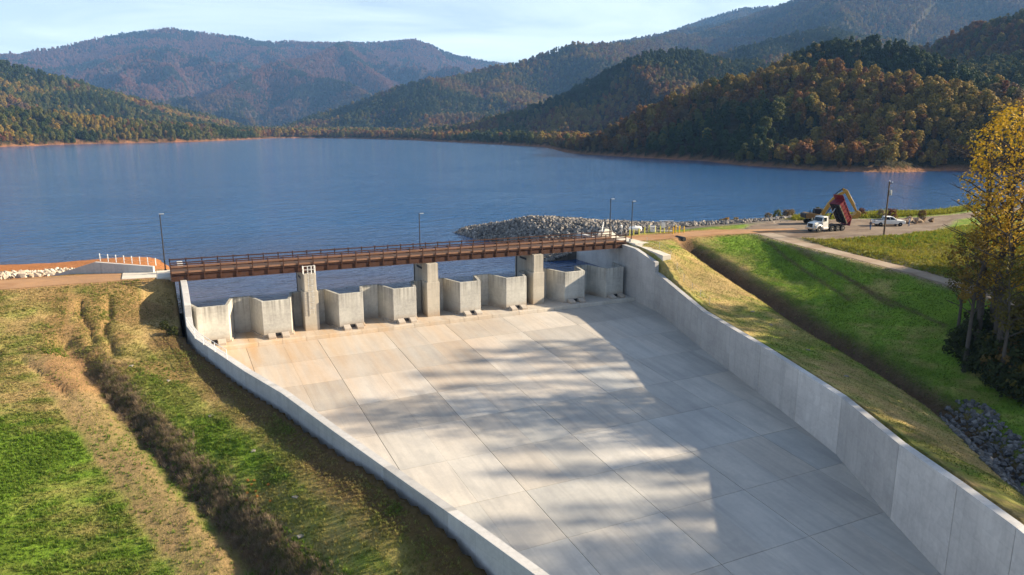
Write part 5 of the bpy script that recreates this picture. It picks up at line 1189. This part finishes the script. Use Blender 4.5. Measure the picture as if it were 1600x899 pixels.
MB().lathe([(.05, -1.2), (.30, -1.14), (.46, -.98), (.5, -.8), (.5, .8), (.46, .98), (.30, 1.14), (.05, 1.2)], (0, 0, .85), 14, 'x').build('vessel', M_WHITE, t, smooth=True)
for x in (-.7, .7): MB().box((x, 0, .2), (.22, .8, .44)).build('saddle', M_PALE, t, bevel=.02)
MB().lathe([(.16, 1.33), (.16, 1.5), (.08, 1.56)], n=10).build('valve_dome', M_WHITE, t)
t = thing('storage_box', 'cream square storage box between two faded yellow bollards', 'box', (81.65, 110.1, gh(81.6, 110.1)), R(-26))
MB().box((0, 0, .52), (.95, .8, 1.0)).build('body', M_DIRTW, t, bevel=.04); MB().box((0, 0, 1.06), (1.03, .88, .08)).build('lid', M_DIRTW, t, bevel=.02); MB().box((.12, -.42, .7), (.2, .03, .06)).build('handle', M_DKMET, t)
t = thing('control_cabinet', 'white control cabinet hung on a grey steel frame with a roof', 'cabinet', (84.4, 109.5, gh(84.4, 109.5)), R(-26))
for x in (-1.15, 0, 1.15): MB().box((x, 0, .95), (.09, .09, 1.9)).build('frame_post', M_GALV, t)
MB().box((0, .05, 1.94), (2.6, .7, .06)).build('canopy', M_GALV, t); MB().box((0, 0, 1.3), (2.3, .07, .08)).build('frame_rail', M_GALV, t)
MB().box((-.62, -.16, 1.2), (.68, .25, 1.05)).build('cabinet', M_WHITE, t, bevel=.02); MB().box((.52, -.16, .85), (.55, .22, 1.1)).build('switch_box', M_GALV, t, bevel=.02); MB().box((0, 0, .05), (2.5, .9, .1)).build('base_slab', M_PALE, t)
t = thing('hydrant', 'orange valve hydrant between the steel cabinet and yellow bollards', 'hydrant', (84.75, 107.9, gh(84.8, 107.9)))
MB().lathe([(.17, -.1), (.17, .1), (.12, .14), (.12, .75), (.16, .8), (.13, .95), (.04, 1.02)], n=10).build('barrel', M_ORANGE, t); MB().lathe([(.07, -.24), (.07, .24)], (0, 0, .62), 8, 'x').build('outlet', M_ORANGE, t); MB().lathe([(.2, -.02), (.2, .02)], (0, 0, 1.06), 12).build('hand_wheel', M_ORANGE, t)
t = thing('vent_pipe', 'short white gooseneck vent pipe beside the triangular wing wall', 'vent pipe', (75.7, 111.2, gh(75.7, 111.2)))
MB().tube([(0, 0, -.2), (0, 0, 1.5)], .07, 8).build('riser', M_GALV, t); MB().tube([(0, 0, 1.5), (0, 0, 1.75), (-.12, -.04, 1.92), (-.3, -.08, 1.88)], [.1, .13, .15, .14], 8).build('hood', M_WHITE, t)
t = thing('culvert_pipe', 'dark corrugated culvert pipe end at the head of the drain', 'pipe', (82.55, 102.6, gh(82.55, 101.8) + .45), 0)
m = MB(); ring = []
for k in range(13): m.lathe([(.46 + .03 * (k % 2), k * .16 - .6), (.46 + .03 * ((k + 1) % 2), k * .16 - .44)], n=14, axis='y')
m.build('pipe_barrel', M_DKMET, t); MB().lathe([(.40, -.66), (.40, -.63)], n=14, axis='y').build('pipe_mouth', M_BLACK, t); MB().box((0, -.45, -.55), (1.5, .5, .25)).build('headwall', M_PALE, t)
for k, (px, py, lb) in enumerate([(330, 650, 'flat grey marker slab on the grass berm, first below the bridge'), (396, 705, 'flat grey marker slab on the grass berm, second below the bridge'), (462, 777, 'flat grey marker slab on the grass berm, third below the bridge'), (470, 838, 'tan marker slab nearest the shadow on the grass berm'), (205, 572, 'pale marker slab at the top of the brush filled drain'), (262, 595, 'small grey marker slab between the drain and the wall shadow'), (1176, 487, 'small pale marker slab on the straw bank, first below the fence'), (1205, 508, 'small pale marker slab on the straw bank, second below the fence'), (1262, 547, 'small pale marker slab on the straw bank, third below the fence'), (1322, 588, 'small pale marker slab on the straw bank, lowest of its row')]):
    p = on_ground(px, py); t = thing('marker_slab', lb, 'marker', tuple(p), .3 + k)
    MB().box((0, 0, .0), (.5, .36, .12)).build('slab', M_MARK, t, bevel=.02); MB().lathe([(.08, .06), (.08, .075)], n=10).build('cap', M_MARK, t)
random.seed(71)
for k in range(9):
    p = on_ground(385 + 45 * random.random(), 745 + 40 * random.random()); o = inst('leaf_clump', bush_me[k % 4], None, (p[0], p[1], p[2]), (0, 0, k), (.10, .10, .07)); o['tint'] = [.42, .20, .06, 1]; tag(o, 'small orange brown leaf clump lying on the berm grass', 'leaf clump', 'leaf clumps on the berm')

# ------------------------------------------------------------------ utility pole and wires
upz = gh(116.9, 89.1)
t = thing('utility_pole', 'weathered wooden utility pole with grey transformer at the yard edge', 'utility pole', (116.9, 89.1, upz))
MB().tube([(0, 0, -.5), (0, 0, 9.5)], [.17, .12], 9).build('pole', M_WOOD, t)
MB().lathe([(.05, -.5), (.24, -.46), (.26, 0), (.24, .42), (.08, .48)], (.36, -.12, 7.55), 10).build('transformer', M_GALV, t)
MB().bar((-.1, 0, 9.2), (.5, -.3, 9.2), .08, .1).build('bracket', M_WOOD, t)
for x, y, z in [(0, 0, 9.5), (.45, -.27, 9.25)]: MB().lathe([(.06, 0), (.09, .06), (.05, .12), (.08, .18), (.03, .24)], (x, y, z), 8).build('insulator', M_WHITE, t)
p2 = (107.5, 50.0); t2 = thing('utility_pole', 'wooden utility pole standing in the wood beyond the field', 'utility pole', (*p2, gh(*p2)))
MB().tube([(0, 0, -.5), (0, 0, 10.5)], [.17, .12], 9).build('pole', M_WOOD, t2); MB().lathe([(.06, 0), (.09, .06), (.05, .12), (.03, .2)], (0, 0, 10.5), 8).build('insulator', M_WHITE, t2)
def wire(a, b, sag, label):
    a, b = Vector(a), Vector(b); tag(MB().tube([a.lerp(b, k / 14) - Vector((0, 0, sag * 4 * (k / 14) * (1 - k / 14))) for k in range(15)], .014, 4).build('power_line', M_DKMET), label, 'power line')
wire((117.35, 88.8, upz + 9.45), (*p2, gh(*p2) + 10.65), .5, 'upper thin power line running from the pole top to the yellow trees')
wire((117.2, 88.9, upz + 7.3), (p2[0], p2[1], gh(*p2) + 8.6), .5, 'lower thin power line running from the transformer to the yellow trees')

# ------------------------------------------------------------------ vehicles (local frame: x forward, y to its left)
def wheel(parent, x, y, r_, w, hub_mat, dual=False):
    o = bpy.data.objects.new('wheel', MB().lathe([(r_ * .62, -w / 2), (r_ * .93, -w / 2), (r_, -w / 2 + .04), (r_, w / 2 - .04), (r_ * .93, w / 2), (r_ * .62, w / 2)], n=18, axis='y').mesh('tyre', M_BLACK)); COL.objects.link(o)
    o.parent = parent; o.location = (x, y, r_); s = 1 if y > 0 else -1
    MB().lathe([(r_ * .6, s * (w / 2 - .07)), (r_ * .58, s * (w / 2 - .01)), (r_ * .3, s * (w / 2 - .06)), (r_ * .22, s * (w / 2 + .03)), (r_ * .1, s * (w / 2 + .05))], n=14, axis='y').build('rim', hub_mat, o)
    return o
def side_poly(m, poly, y0, y1, mi=0):        # profile in x-z, extruded across y
    n_ = len(poly); vs = [(p[0], y0, p[1]) for p in poly] + [(p[0], y1, p[1]) for p in poly]
    return m.add(vs, [tuple(range(n_)), tuple(range(n_, 2 * n_))[::-1]] + [(i, n_ + i, n_ + (i + 1) % n_, (i + 1) % n_) for i in range(n_)], mi)
# pickup
t = thing('pickup_truck', 'white crew cab pickup truck parked beside the boulders', 'pickup truck', (128.35, 97.2, gh(128.3, 97.2)), R(-27))
m = MB(); side_poly(m, [(-2.95, .48), (2.55, .42), (2.95, .55), (3.0, .98), (2.75, 1.12), (1.35, 1.22), (-.95, 1.24), (-2.98, 1.22)], -.97, .97); m.build('body', M_WHITE, t, bevel=.06)
m = MB(); vs = [(1.45, -.9, 1.2), (-1.05, -.9, 1.2), (-1.05, .9, 1.2), (1.45, .9, 1.2), (.55, -.72, 1.88), (-.85, -.72, 1.9), (-.85, .72, 1.9), (.55, .72, 1.88)]; m.add(vs, [(0, 3, 2, 1), (4, 5, 6, 7), (0, 1, 5, 4), (1, 2, 6, 5), (2, 3, 7, 6), (3, 0, 4, 7)]); m.build('cab', M_WHITE, t, bevel=.05)
def pane(parent, pts, name='window', mat=M_GLASS, d=.02):
    P = [Vector(p) for p in pts]; n_ = (P[1] - P[0]).cross(P[2] - P[0]).normalized() * d; k = len(P); m = MB(); m.add([p + n_ for p in P] + [p - n_ for p in P], [tuple(range(k)), tuple(range(k, 2 * k))[::-1]] + [(i, k + i, k + (i + 1) % k, (i + 1) % k) for i in range(k)]); return m.build(name, mat, parent)
def lerp3(a, b, c, d, u, v): a, b, c, d = map(Vector, (a, b, c, d)); return (a.lerp(b, u)).lerp(d.lerp(c, u), v)
for s in (0, 1):
    q = (vs[1], vs[0], vs[4], vs[5]) if s == 0 else (vs[2], vs[3], vs[7], vs[6])
    for u0, u1 in ((.07, .44), (.48, .84)): pane(t, [lerp3(*q, u0, .12), lerp3(*q, u1, .12), lerp3(*q, u1 - (.03 if u1 < .6 else .04), .86), lerp3(*q, u0 + .02, .86)], 'side_window')
q = (vs[0], vs[3], vs[7], vs[4]); pane(t, [lerp3(*q, .05, .1), lerp3(*q, .95, .1), lerp3(*q, .93, .9), lerp3(*q, .07, .9)], 'windscreen')
q = (vs[1], vs[2], vs[6], vs[5]); pane(t, [lerp3(*q, .1, .15), lerp3(*q, .9, .15), lerp3(*q, .88, .85), lerp3(*q, .12, .85)], 'rear_window')
MB().box((-2.0, 0, 1.245), (1.75, 1.62, .02)).build('bed_floor', M_DKMET, t)
for x in (1.95, -1.85):
    for y in (-.86, .86): wheel(t, x, y, .41, .27, M_GALV)
for y in (-.985, .985):
    for x0, x1 in ((.1, 1.25), (-.98, .04)): MB().box(((x0 + x1) / 2, y, .86), (x1 - x0, .02, .62)).build('door', M_WHITE, t, bevel=.008)
    MB().box((.95, y * 1.1, 1.3), (.12, .16, .2)).build('mirror', M_BLACK, t); MB().box((-.05, y * 1.0, .42), (2.5, .1, .06)).build('running_board', M_DKMET, t)
MB().box((3.0, 0, .62), (.12, 1.9, .22)).build('front_bumper', M_CHROME, t, bevel=.03); MB().box((-3.0, 0, .6), (.14, 1.9, .2)).build('rear_bumper', M_CHROME, t, bevel=.03); MB().box((2.985, 0, .9), (.04, 1.1, .24)).build('grille', M_DKMET, t)
for y in (-.75, .75): MB().box((2.97, y, .92), (.06, .34, .2)).build('headlight', M_CHROME, t); MB().box((-2.99, y * 1.18, 1.0), (.04, .14, .34)).build('tail_light', M_MAROON, t)
# dump truck
t = thing('dump_truck', 'white tri axle dump truck with its maroon bed tipped up high', 'dump truck', (112.0, 97.1, gh(112, 97.1)), R(178))
# chassis x: front axle +3.4, rear axles .2 -1.1 -2.4
for y in (-.42, .42): MB().box((.0, y, .98), (7.6, .12, .26)).build('chassis_rail', M_DKMET, t)
m = MB(); side_poly(m, [(4.45, .75), (4.5, 1.35), (4.35, 1.75), (2.75, 2.02), (2.7, .8)], -.86, .86); m.build('hood', M_DIRTW, t, bevel=.1)
cv = [(2.8, -1.12, 1.0), (1.25, -1.12, 1.0), (1.25, 1.12, 1.0), (2.8, 1.12, 1.0), (2.78, -1.12, 1.95), (1.25, -1.12, 1.95), (1.25, 1.12, 1.95), (2.78, 1.12, 1.95)]
MB().hexa(cv).build('cab', M_DIRTW, t, bevel=.06)
uv_ = [(2.78, -1.1, 1.94), (1.25, -1.1, 1.94), (1.25, 1.1, 1.94), (2.78, 1.1, 1.94), (2.4, -1.0, 2.86), (1.28, -1.0, 2.9), (1.28, 1.0, 2.9), (2.4, 1.0, 2.86)]
MB().hexa(uv_).build('cab_roof', M_DIRTW, t, bevel=.07)
q = (uv_[0], uv_[3], uv_[7], uv_[4]); pane(t, [lerp3(*q, .06, .1), lerp3(*q, .94, .1), lerp3(*q, .92, .82), lerp3(*q, .08, .82)], 'windscreen')
for q in ((uv_[1], uv_[0], uv_[4], uv_[5]), (uv_[2], uv_[3], uv_[7], uv_[6])): pane(t, [lerp3(*q, .3, .08), lerp3(*q, .9, .08), lerp3(*q, .9, .8), lerp3(*q, .3, .8)], 'side_window')
for y in (-1.14, 1.14): MB().box((2.05, y, 1.45), (1.15, .03, .9)).build('door', M_DIRTW, t, bevel=.01); MB().box((2.7, y * 1.2, 2.2), (.12, .2, .5)).build('mirror', M_CHROME, t)
MB().box((4.5, 0, .78), (.24, 2.3, .4)).build('bumper', M_CHROME, t, bevel=.05); MB().box((4.5, 0, 1.32), (.05, 1.1, .62)).build('grille', M_DKMET, t)
for y in (-.82, .82): MB().box((4.38, y, 1.15), (.2, .36, .26)).build('headlight', M_CHROME, t)
for y in (-1.02, 1.02):
    m = MB(); m.tube([(2.75, y, .85), (2.85, y, 1.15), (3.2, y, 1.32), (3.6, y, 1.32), (3.98, y, 1.12), (4.1, y, .8)], .2, 6); m.build('front_fender', M_DIRTW, t)
    MB().lathe([(.3, -.62), (.33, -.55), (.33, .55), (.3, .62)], (1.9, y * .9, .75), 12, 'x').build('fuel_tank', M_DIRTW if y > 0 else M_CHROME, t)
    MB().tube([(1.1, y * .92, .9), (1.1, y * .92, 3.25)], .075, 8).build('exhaust_stack', M_CHROME, t)
for y in (-1.0, 1.0):
    wheel(t, 3.4, y, .53, .3, M_CHROME)
    for x in (.2, -1.12, -2.44): wheel(t, x, y * .92, .53, .5, M_CHROME)
    for x in (-.46, -1.78): MB().box((x, y * .95, 1.2), (.3, .5, .05)).build('mud_guard', M_DKMET, t)
TA = R(57); hx, hz = -3.1, 1.25                                           # bed: hinge and lift angle
bedT = Matrix.Translation((hx, 0, hz)) @ Matrix.Rotation(-TA, 4, 'Y')
def bed_part(m, name, mat, bev=0): m.v = [tuple(bedT @ Vector(p)) for p in m.v]; return m.build(name, mat, t, bevel=bev)
BL, BH, BWd = 4.2, 1.3, 1.12
bed_part(MB().box((BL / 2, 0, .28), (BL, BWd * 2, .1)), 'bed_floor', M_DKMET)
for y in (-1, 1):
    bed_part(MB().box((BL / 2, y * (BWd + .02), .28 + BH / 2), (BL, .08, BH)), 'bed_side', M_MAROON, .02)
    for k in range(6): bed_part(MB().box((.3 + k * .78, y * (BWd + .1), .28 + BH / 2), (.14, .1, BH)), 'side_rib', M_MAROON)
    bed_part(MB().box((BL / 2, y * (BWd + .06), .28 + BH), (BL, .16, .14)), 'top_rail', M_MAROON, .02); bed_part(MB().box((BL / 2, y * (BWd + .05), .26), (BL, .12, .14)), 'bottom_rail', M_CHROME)
    bed_part(MB().box((BL / 2 - .1, y * .42, .1), (BL - .3, .14, .24)), 'bed_sill', M_DKMET)
bed_part(MB().box((BL, 0, .28 + BH / 2 + .1), (.1, BWd * 2 + .1, BH + .2)), 'front_wall', M_MAROON, .02)
for y in (-.7, 0, .7): bed_part(MB().box((BL + .08, y, .28 + BH / 2), (.08, .14, BH)), 'front_rib', M_MAROON)
bed_part(MB().box((BL + .55, 0, .28 + BH + .18), (1.1, BWd * 2 + .1, .09)), 'cab_guard', M_MAROON, .02)
tg = Matrix.Translation(bedT @ Vector((0, 0, .28 + BH))) @ Matrix.Rotation(R(-12), 4, 'Y'); MB().box((0, 0, -BH / 2), (.09, BWd * 2, BH - .05), M=None).build('tailgate', M_MAROON, t).matrix_local = tg
for k in range(7): bed_part(MB().box((.4 + k * .6, 0, .18), (.12, 2.3, .1)), 'cross_member', M_DKMET)
top = bedT @ Vector((3.4, 0, .1))
MB().tube([(1.0, 0, 1.1), Vector((1.0, 0, 1.1)).lerp(top, .42)], .17, 10).build('hoist_cylinder', M_DKMET, t)
MB().tube([Vector((1.0, 0, 1.1)).lerp(top, .42), Vector((1.0, 0, 1.1)).lerp(top, .72)], .13, 10).build('hoist_stage', M_DKMET, t); MB().tube([Vector((1.0, 0, 1.1)).lerp(top, .72), top], .09, 10).build('hoist_rod', M_GALV, t)
# excavator
ez = gh(118.6, 105.4)
t = thing('excavator', 'yellow crawler excavator with raised boom and hanging bucket behind the dump truck', 'excavator', (118.2, 105.6, ez), R(-26))
for y in (-1.15, 1.15):
    m = MB(); side_poly(m, [(-2.0, .3), (-1.75, .05), (1.75, .05), (2.05, .3), (2.05, .6), (1.75, .88), (-1.75, .88), (-2.0, .6)], y - .3, y + .3); tr_ = m.build('track', M_BLACK, t)
    for x in (-1.55, -.8, 0, .8, 1.55): MB().lathe([(.26, -.33), (.26, .33)], (x, y, .4), 10, 'y').build('roller', M_DKMET, tr_)
MB().box((0, 0, .85), (1.6, 1.7, .5)).build('carbody', M_DKMET, t)
m = MB(); side_poly(m, [(-2.5, 1.25), (1.3, 1.15), (1.3, 1.55), (-.6, 2.15), (-2.3, 2.25), (-2.7, 1.9)], -1.35, 1.35); m.build('house', M_CATD, t, bevel=.08)
MB().box((-2.35, 0, 1.7), (.9, 2.6, .95)).build('counterweight', M_DKMET, t, bevel=.15)
m = MB(); m.hexa([(-.35, .35, 1.2), (1.5, .35, 1.2), (1.5, 1.32, 1.2), (-.35, 1.32, 1.2), (-.25, .4, 2.95), (1.1, .4, 2.95), (1.1, 1.28, 2.95), (-.25, 1.28, 2.95)]); m.build('cab', M_DKMET, t, bevel=.05)
pane(t, [(1.52, .42, 1.5), (1.52, 1.25, 1.5), (1.17, 1.22, 2.85), (1.17, .46, 2.85)], 'windscreen'); pane(t, [(-.2, 1.335, 1.9), (1.25, 1.335, 1.9), (1.02, 1.30, 2.8), (-.15, 1.30, 2.8)], 'side_window')
for x in (-1.6, -1.0): MB().tube([(x, -.6, 2.2), (x, -.6, 2.75)], .1, 8).build('exhaust', M_DKMET, t)
def arm(name, path, w, hs, mat):
    m = MB(); n_ = len(path); vs = []
    for i, (x, z) in enumerate(path):
        a = path[max(0, i - 1)]; b = path[min(n_ - 1, i + 1)]; dx, dz = b[0] - a[0], b[1] - a[1]; L_ = math.hypot(dx, dz); nx, nz = -dz / L_, dx / L_
        for s in (-1, 1):
            for e in (-1, 1): vs.append((x + nx * e * hs[i] / 2, s * w / 2, z + nz * e * hs[i] / 2))
    fs = [(0, 1, 3, 2)]
    for i in range(n_ - 1):
        a, b = i * 4, i * 4 + 4; fs += [(a, a + 1, b + 1, b), (a + 1, a + 3, b + 3, b + 1), (a + 3, a + 2, b + 2, b + 3), (a + 2, a, b, b + 2)]
    fs += [((n_ - 1) * 4, (n_ - 1) * 4 + 2, (n_ - 1) * 4 + 3, (n_ - 1) * 4 + 1)]
    m.add(vs, fs); return m.build(name, mat, t, bevel=.02)
arm('boom', [(.9, 1.6), (2.3, 3.9), (3.6, 5.5), (5.4, 6.5)], .5, [.55, .75, .7, .4], M_CATY)
arm('stick', [(4.7, 6.95), (5.4, 6.5), (7.0, 3.9), (7.8, 2.55)], .4, [.35, .65, .45, .3], M_CATY)
for y in (-.38, .38): MB().tube([(1.5, y, 1.6), (3.0, y, 3.9)], .09, 8).build('boom_cylinder', M_DKMET, t)
MB().tube([(3.1, 0, 5.75), (4.75, 0, 7.0)], .1, 8).build('stick_cylinder', M_DKMET, t); MB().tube([(5.7, 0, 6.55), (7.45, 0, 3.9)], .09, 8).build('bucket_cylinder', M_CHROME, t)
m = MB(); side_poly(m, [(7.9, 2.7), (8.5, 2.35), (8.55, 1.6), (7.9, 1.15), (7.0, 1.25), (6.6, 1.75), (7.2, 1.8), (7.6, 2.2)], -.6, .6); bk = m.build('bucket', M_CATY, t, bevel=.03)
for y in (-.5, -.17, .17, .5): MB().hexa([(6.35, y - .06, 1.7), (6.7, y - .07, 1.68), (6.7, y + .07, 1.68), (6.35, y + .06, 1.7), (6.35, y - .06, 1.76), (6.7, y - .07, 1.8), (6.7, y + .07, 1.8), (6.35, y + .06, 1.76)]).build('tooth', M_DKMET, bk)
# boulders by the pickup
for k, (x, y, s_, lb) in enumerate([(133.0, 98.4, .95, 'tan boulder nearest the front of the white pickup'), (134.6, 97.9, 1.15, 'large tan boulder second from the white pickup'), (136.4, 98.6, 1.2, 'large brown boulder in the middle of the row past the pickup'), (137.8, 97.5, 1.0, 'tan boulder with a flat top past the middle of the row'), (139.6, 97.9, 1.15, 'large tan boulder next to the far end of the row'), (141.2, 97.2, .8, 'smaller tan boulder at the far end of the row'), (135.5, 96.4, .55, 'small tan boulder in front of the row past the pickup')]):
    o = inst('boulder', ROCKST[k % 4], None, (x, y, gh(x, y) + s_ * .35), (k, k * 2, k * 3), (s_ * 1.1, s_, s_ * .95)); tag(o, lb, 'boulder')
for k, (px, py, s_) in enumerate([(1209, 348, .35), (1231, 346, .22), (1244, 345, .2), (1219, 347, .18)]):
    p = at_z(px, py, 0); tag(inst('stone', ROCKSW[k], None, (p[0], p[1], gh(p[0], p[1]) + s_ * .2), (k, 1, 2), (s_,) * 3), ['largest pale stone', 'pale stone beside the shadow tip', 'small pale stone furthest along', 'tiny pale stone'][k] + ' lying loose on the gravel yard edge', 'stone')

# ------------------------------------------------------------------ people
def skin_mat(name, c): return simple(name, c, .7, 0, .2, .15, 8)
SKIN = skin_mat('skin', (.42, .25, .17)); JEANS = skin_mat('blue_jeans', (.05, .12, .26)); SHIRT1 = skin_mat('dark_work_shirt', (.035, .04, .06)); SHIRT2 = skin_mat('grey_blue_shirt', (.13, .17, .24)); BOOT = skin_mat('brown_boots', (.05, .03, .02)); HAIR = skin_mat('dark_hair', (.03, .022, .018)); HATW = skin_mat('pale_cap', (.62, .60, .55))
def person(x, y, rz, shirt, label, stride, arm_bend, hat):
    t = thing('person', label, 'person', (x, y, gh(x, y)), rz)
    V, E, Rd = [], [], []
    def add(p, r_, pa=None):
        V.append(p); Rd.append(r_)
        if pa is not None: E.append((pa, len(V) - 1))
        return len(V) - 1
    pel = add((0, 0, .93), (.15, .11)); ab_ = add((0, 0, 1.12), (.145, .105), pel); ch = add((.02, 0, 1.32), (.17, .12), ab_); nk = add((.02, 0, 1.47), (.062, .062), ch); hd = add((.035, 0, 1.58), (.082, .095), nk); add((.03, 0, 1.70), (.072, .085), hd)
    for s in (-1, 1):
        f = stride * s
        hip = add((.0, s * .095, .87), (.095, .1), pel); kn = add((f * .6 + .02, s * .11, .48), (.066, .068), hip); an = add((f - .03, s * .115, .09), (.045, .05), kn); add((f + .15, s * .13, .035), (.042, .035), an)
        sh = add((.01, s * .19, 1.40), (.062, .065), ch); el = add((-f * .35 - .02, s * .25, 1.13), (.045, .047), sh)
        wr_ = add((-f * .3 + .14 * arm_bend + .03, s * (.26 - .06 * arm_bend), .90 + .1 * arm_bend), (.03, .034), el); hx_ = V[wr_]; pm = add((hx_[0] + .03, hx_[1], hx_[2] - .075), (.022, .042), wr_)
        for q in range(4):
            l_ = (.065, .078, .082, .072)[q]; a = add((V[pm][0] - .03 + .02 * q, V[pm][1] - s * .006, V[pm][2] - .035), (.0095, .0095), pm); add((V[a][0] + .012, V[a][1] - s * .016, V[a][2] - l_), (.007, .007), a)
        a = add((V[pm][0] + .045, V[pm][1] - s * .012, V[pm][2] + .012), (.011, .011), pm); add((V[a][0] + .02, V[a][1] - s * .012, V[a][2] - .045), (.008, .008), a)
    me = bpy.data.meshes.new('body'); me.from_pydata(V, E, []); o = bpy.data.objects.new('body', me); COL.objects.link(o); o.parent = t
    md = o.modifiers.new('skin', 'SKIN'); md.use_smooth_shade = True
    for i, r_ in enumerate(Rd): me.skin_vertices[0].data[i].radius = r_
    me.skin_vertices[0].data[0].use_root = True
    o.modifiers.new('sub', 'SUBSURF').levels = 1; o.modifiers['sub'].render_levels = 1
    dg = bpy.context.evaluated_depsgraph_get(); nm_ = bpy.data.meshes.new_from_object(o.evaluated_get(dg)); o.modifiers.clear(); o.data = nm_
    for mt in (SKIN, JEANS, shirt, BOOT): nm_.materials.append(mt)
    for p in nm_.polygons:
        c = p.center; armp = abs(c.y) > .205 and c.z < 1.3
        p.material_index = 3 if c.z < .12 else (1 if c.z < .98 and not (armp and c.z > .6) else (0 if c.z > 1.46 or (armp and c.z < .95 + .1 * arm_bend) else 2))
        p.use_smooth = True
    # facial features, hair, cap
    for s in (-1, 1): MB().lathe([(.011, -.004), (.011, .004)], (.122, s * .033, 1.625), 8, 'x').build('eye', BOOT, t); MB().box((.03, s * .086, 1.61), (.03, .014, .055)).build('ear', SKIN, t, bevel=.005)
    MB().hexa([(.115, -.012, 1.585), (.145, -.012, 1.585), (.145, .012, 1.585), (.115, .012, 1.585), (.115, -.008, 1.625), (.12, -.008, 1.625), (.12, .008, 1.625), (.115, .008, 1.625)]).build('nose', SKIN, t); MB().box((.121, 0, 1.555), (.008, .045, .009)).build('mouth', BOOT, t)
    MB().lathe([(.098, 1.60), (.102, 1.66), (.09, 1.73), (.05, 1.775)], (.0, 0, 0), 12).build('hair', HAIR, t, smooth=True)
    if hat: MB().lathe([(.108, 1.685), (.106, 1.74), (.08, 1.785), (.03, 1.80)], (.012, 0, 0), 12).box((.13, 0, 1.69), (.12, .15, .014)).build('cap', HATW, t)
person(120.2, 94.6, R(200), SHIRT1, 'person in dark shirt, blue jeans and pale cap walking across the gravel yard', .17, .6, True)
person(131.5, 95.0, R(100), SHIRT2, 'person in blue grey clothes standing at the front of the white pickup', .05, .2, False)

# ------------------------------------------------------------------ air: the valley haze
HZ0 = min(float(fz.min()), float(gz.min())) - 1.0; HZ1 = float(fz.max()) + 25.0
print('haze', HZ0, HZ1)
hz_ = MB().box((0, 0, (HZ0 + HZ1) / 2), (41000, 41000, HZ1 - HZ0)); hzo = hz_.build('haze', bpy.data.materials.new('valley_air')); tag(hzo, kind='stuff')
hm = hzo.data.materials[0]; hm.use_nodes = True; nt_ = hm.node_tree; nt_.nodes.remove(nt_.nodes['Principled BSDF']); pv = nt_.nodes.new('ShaderNodeVolumePrincipled')
pv.inputs['Color'].default_value = (0.24, 0.50, 1.0, 1); pv.inputs['Density'].default_value = 0.000066; pv.inputs['Anisotropy'].default_value = 0.0
nt_.links.new(pv.outputs[0], nt_.nodes['Material Output'].inputs['Volume'])
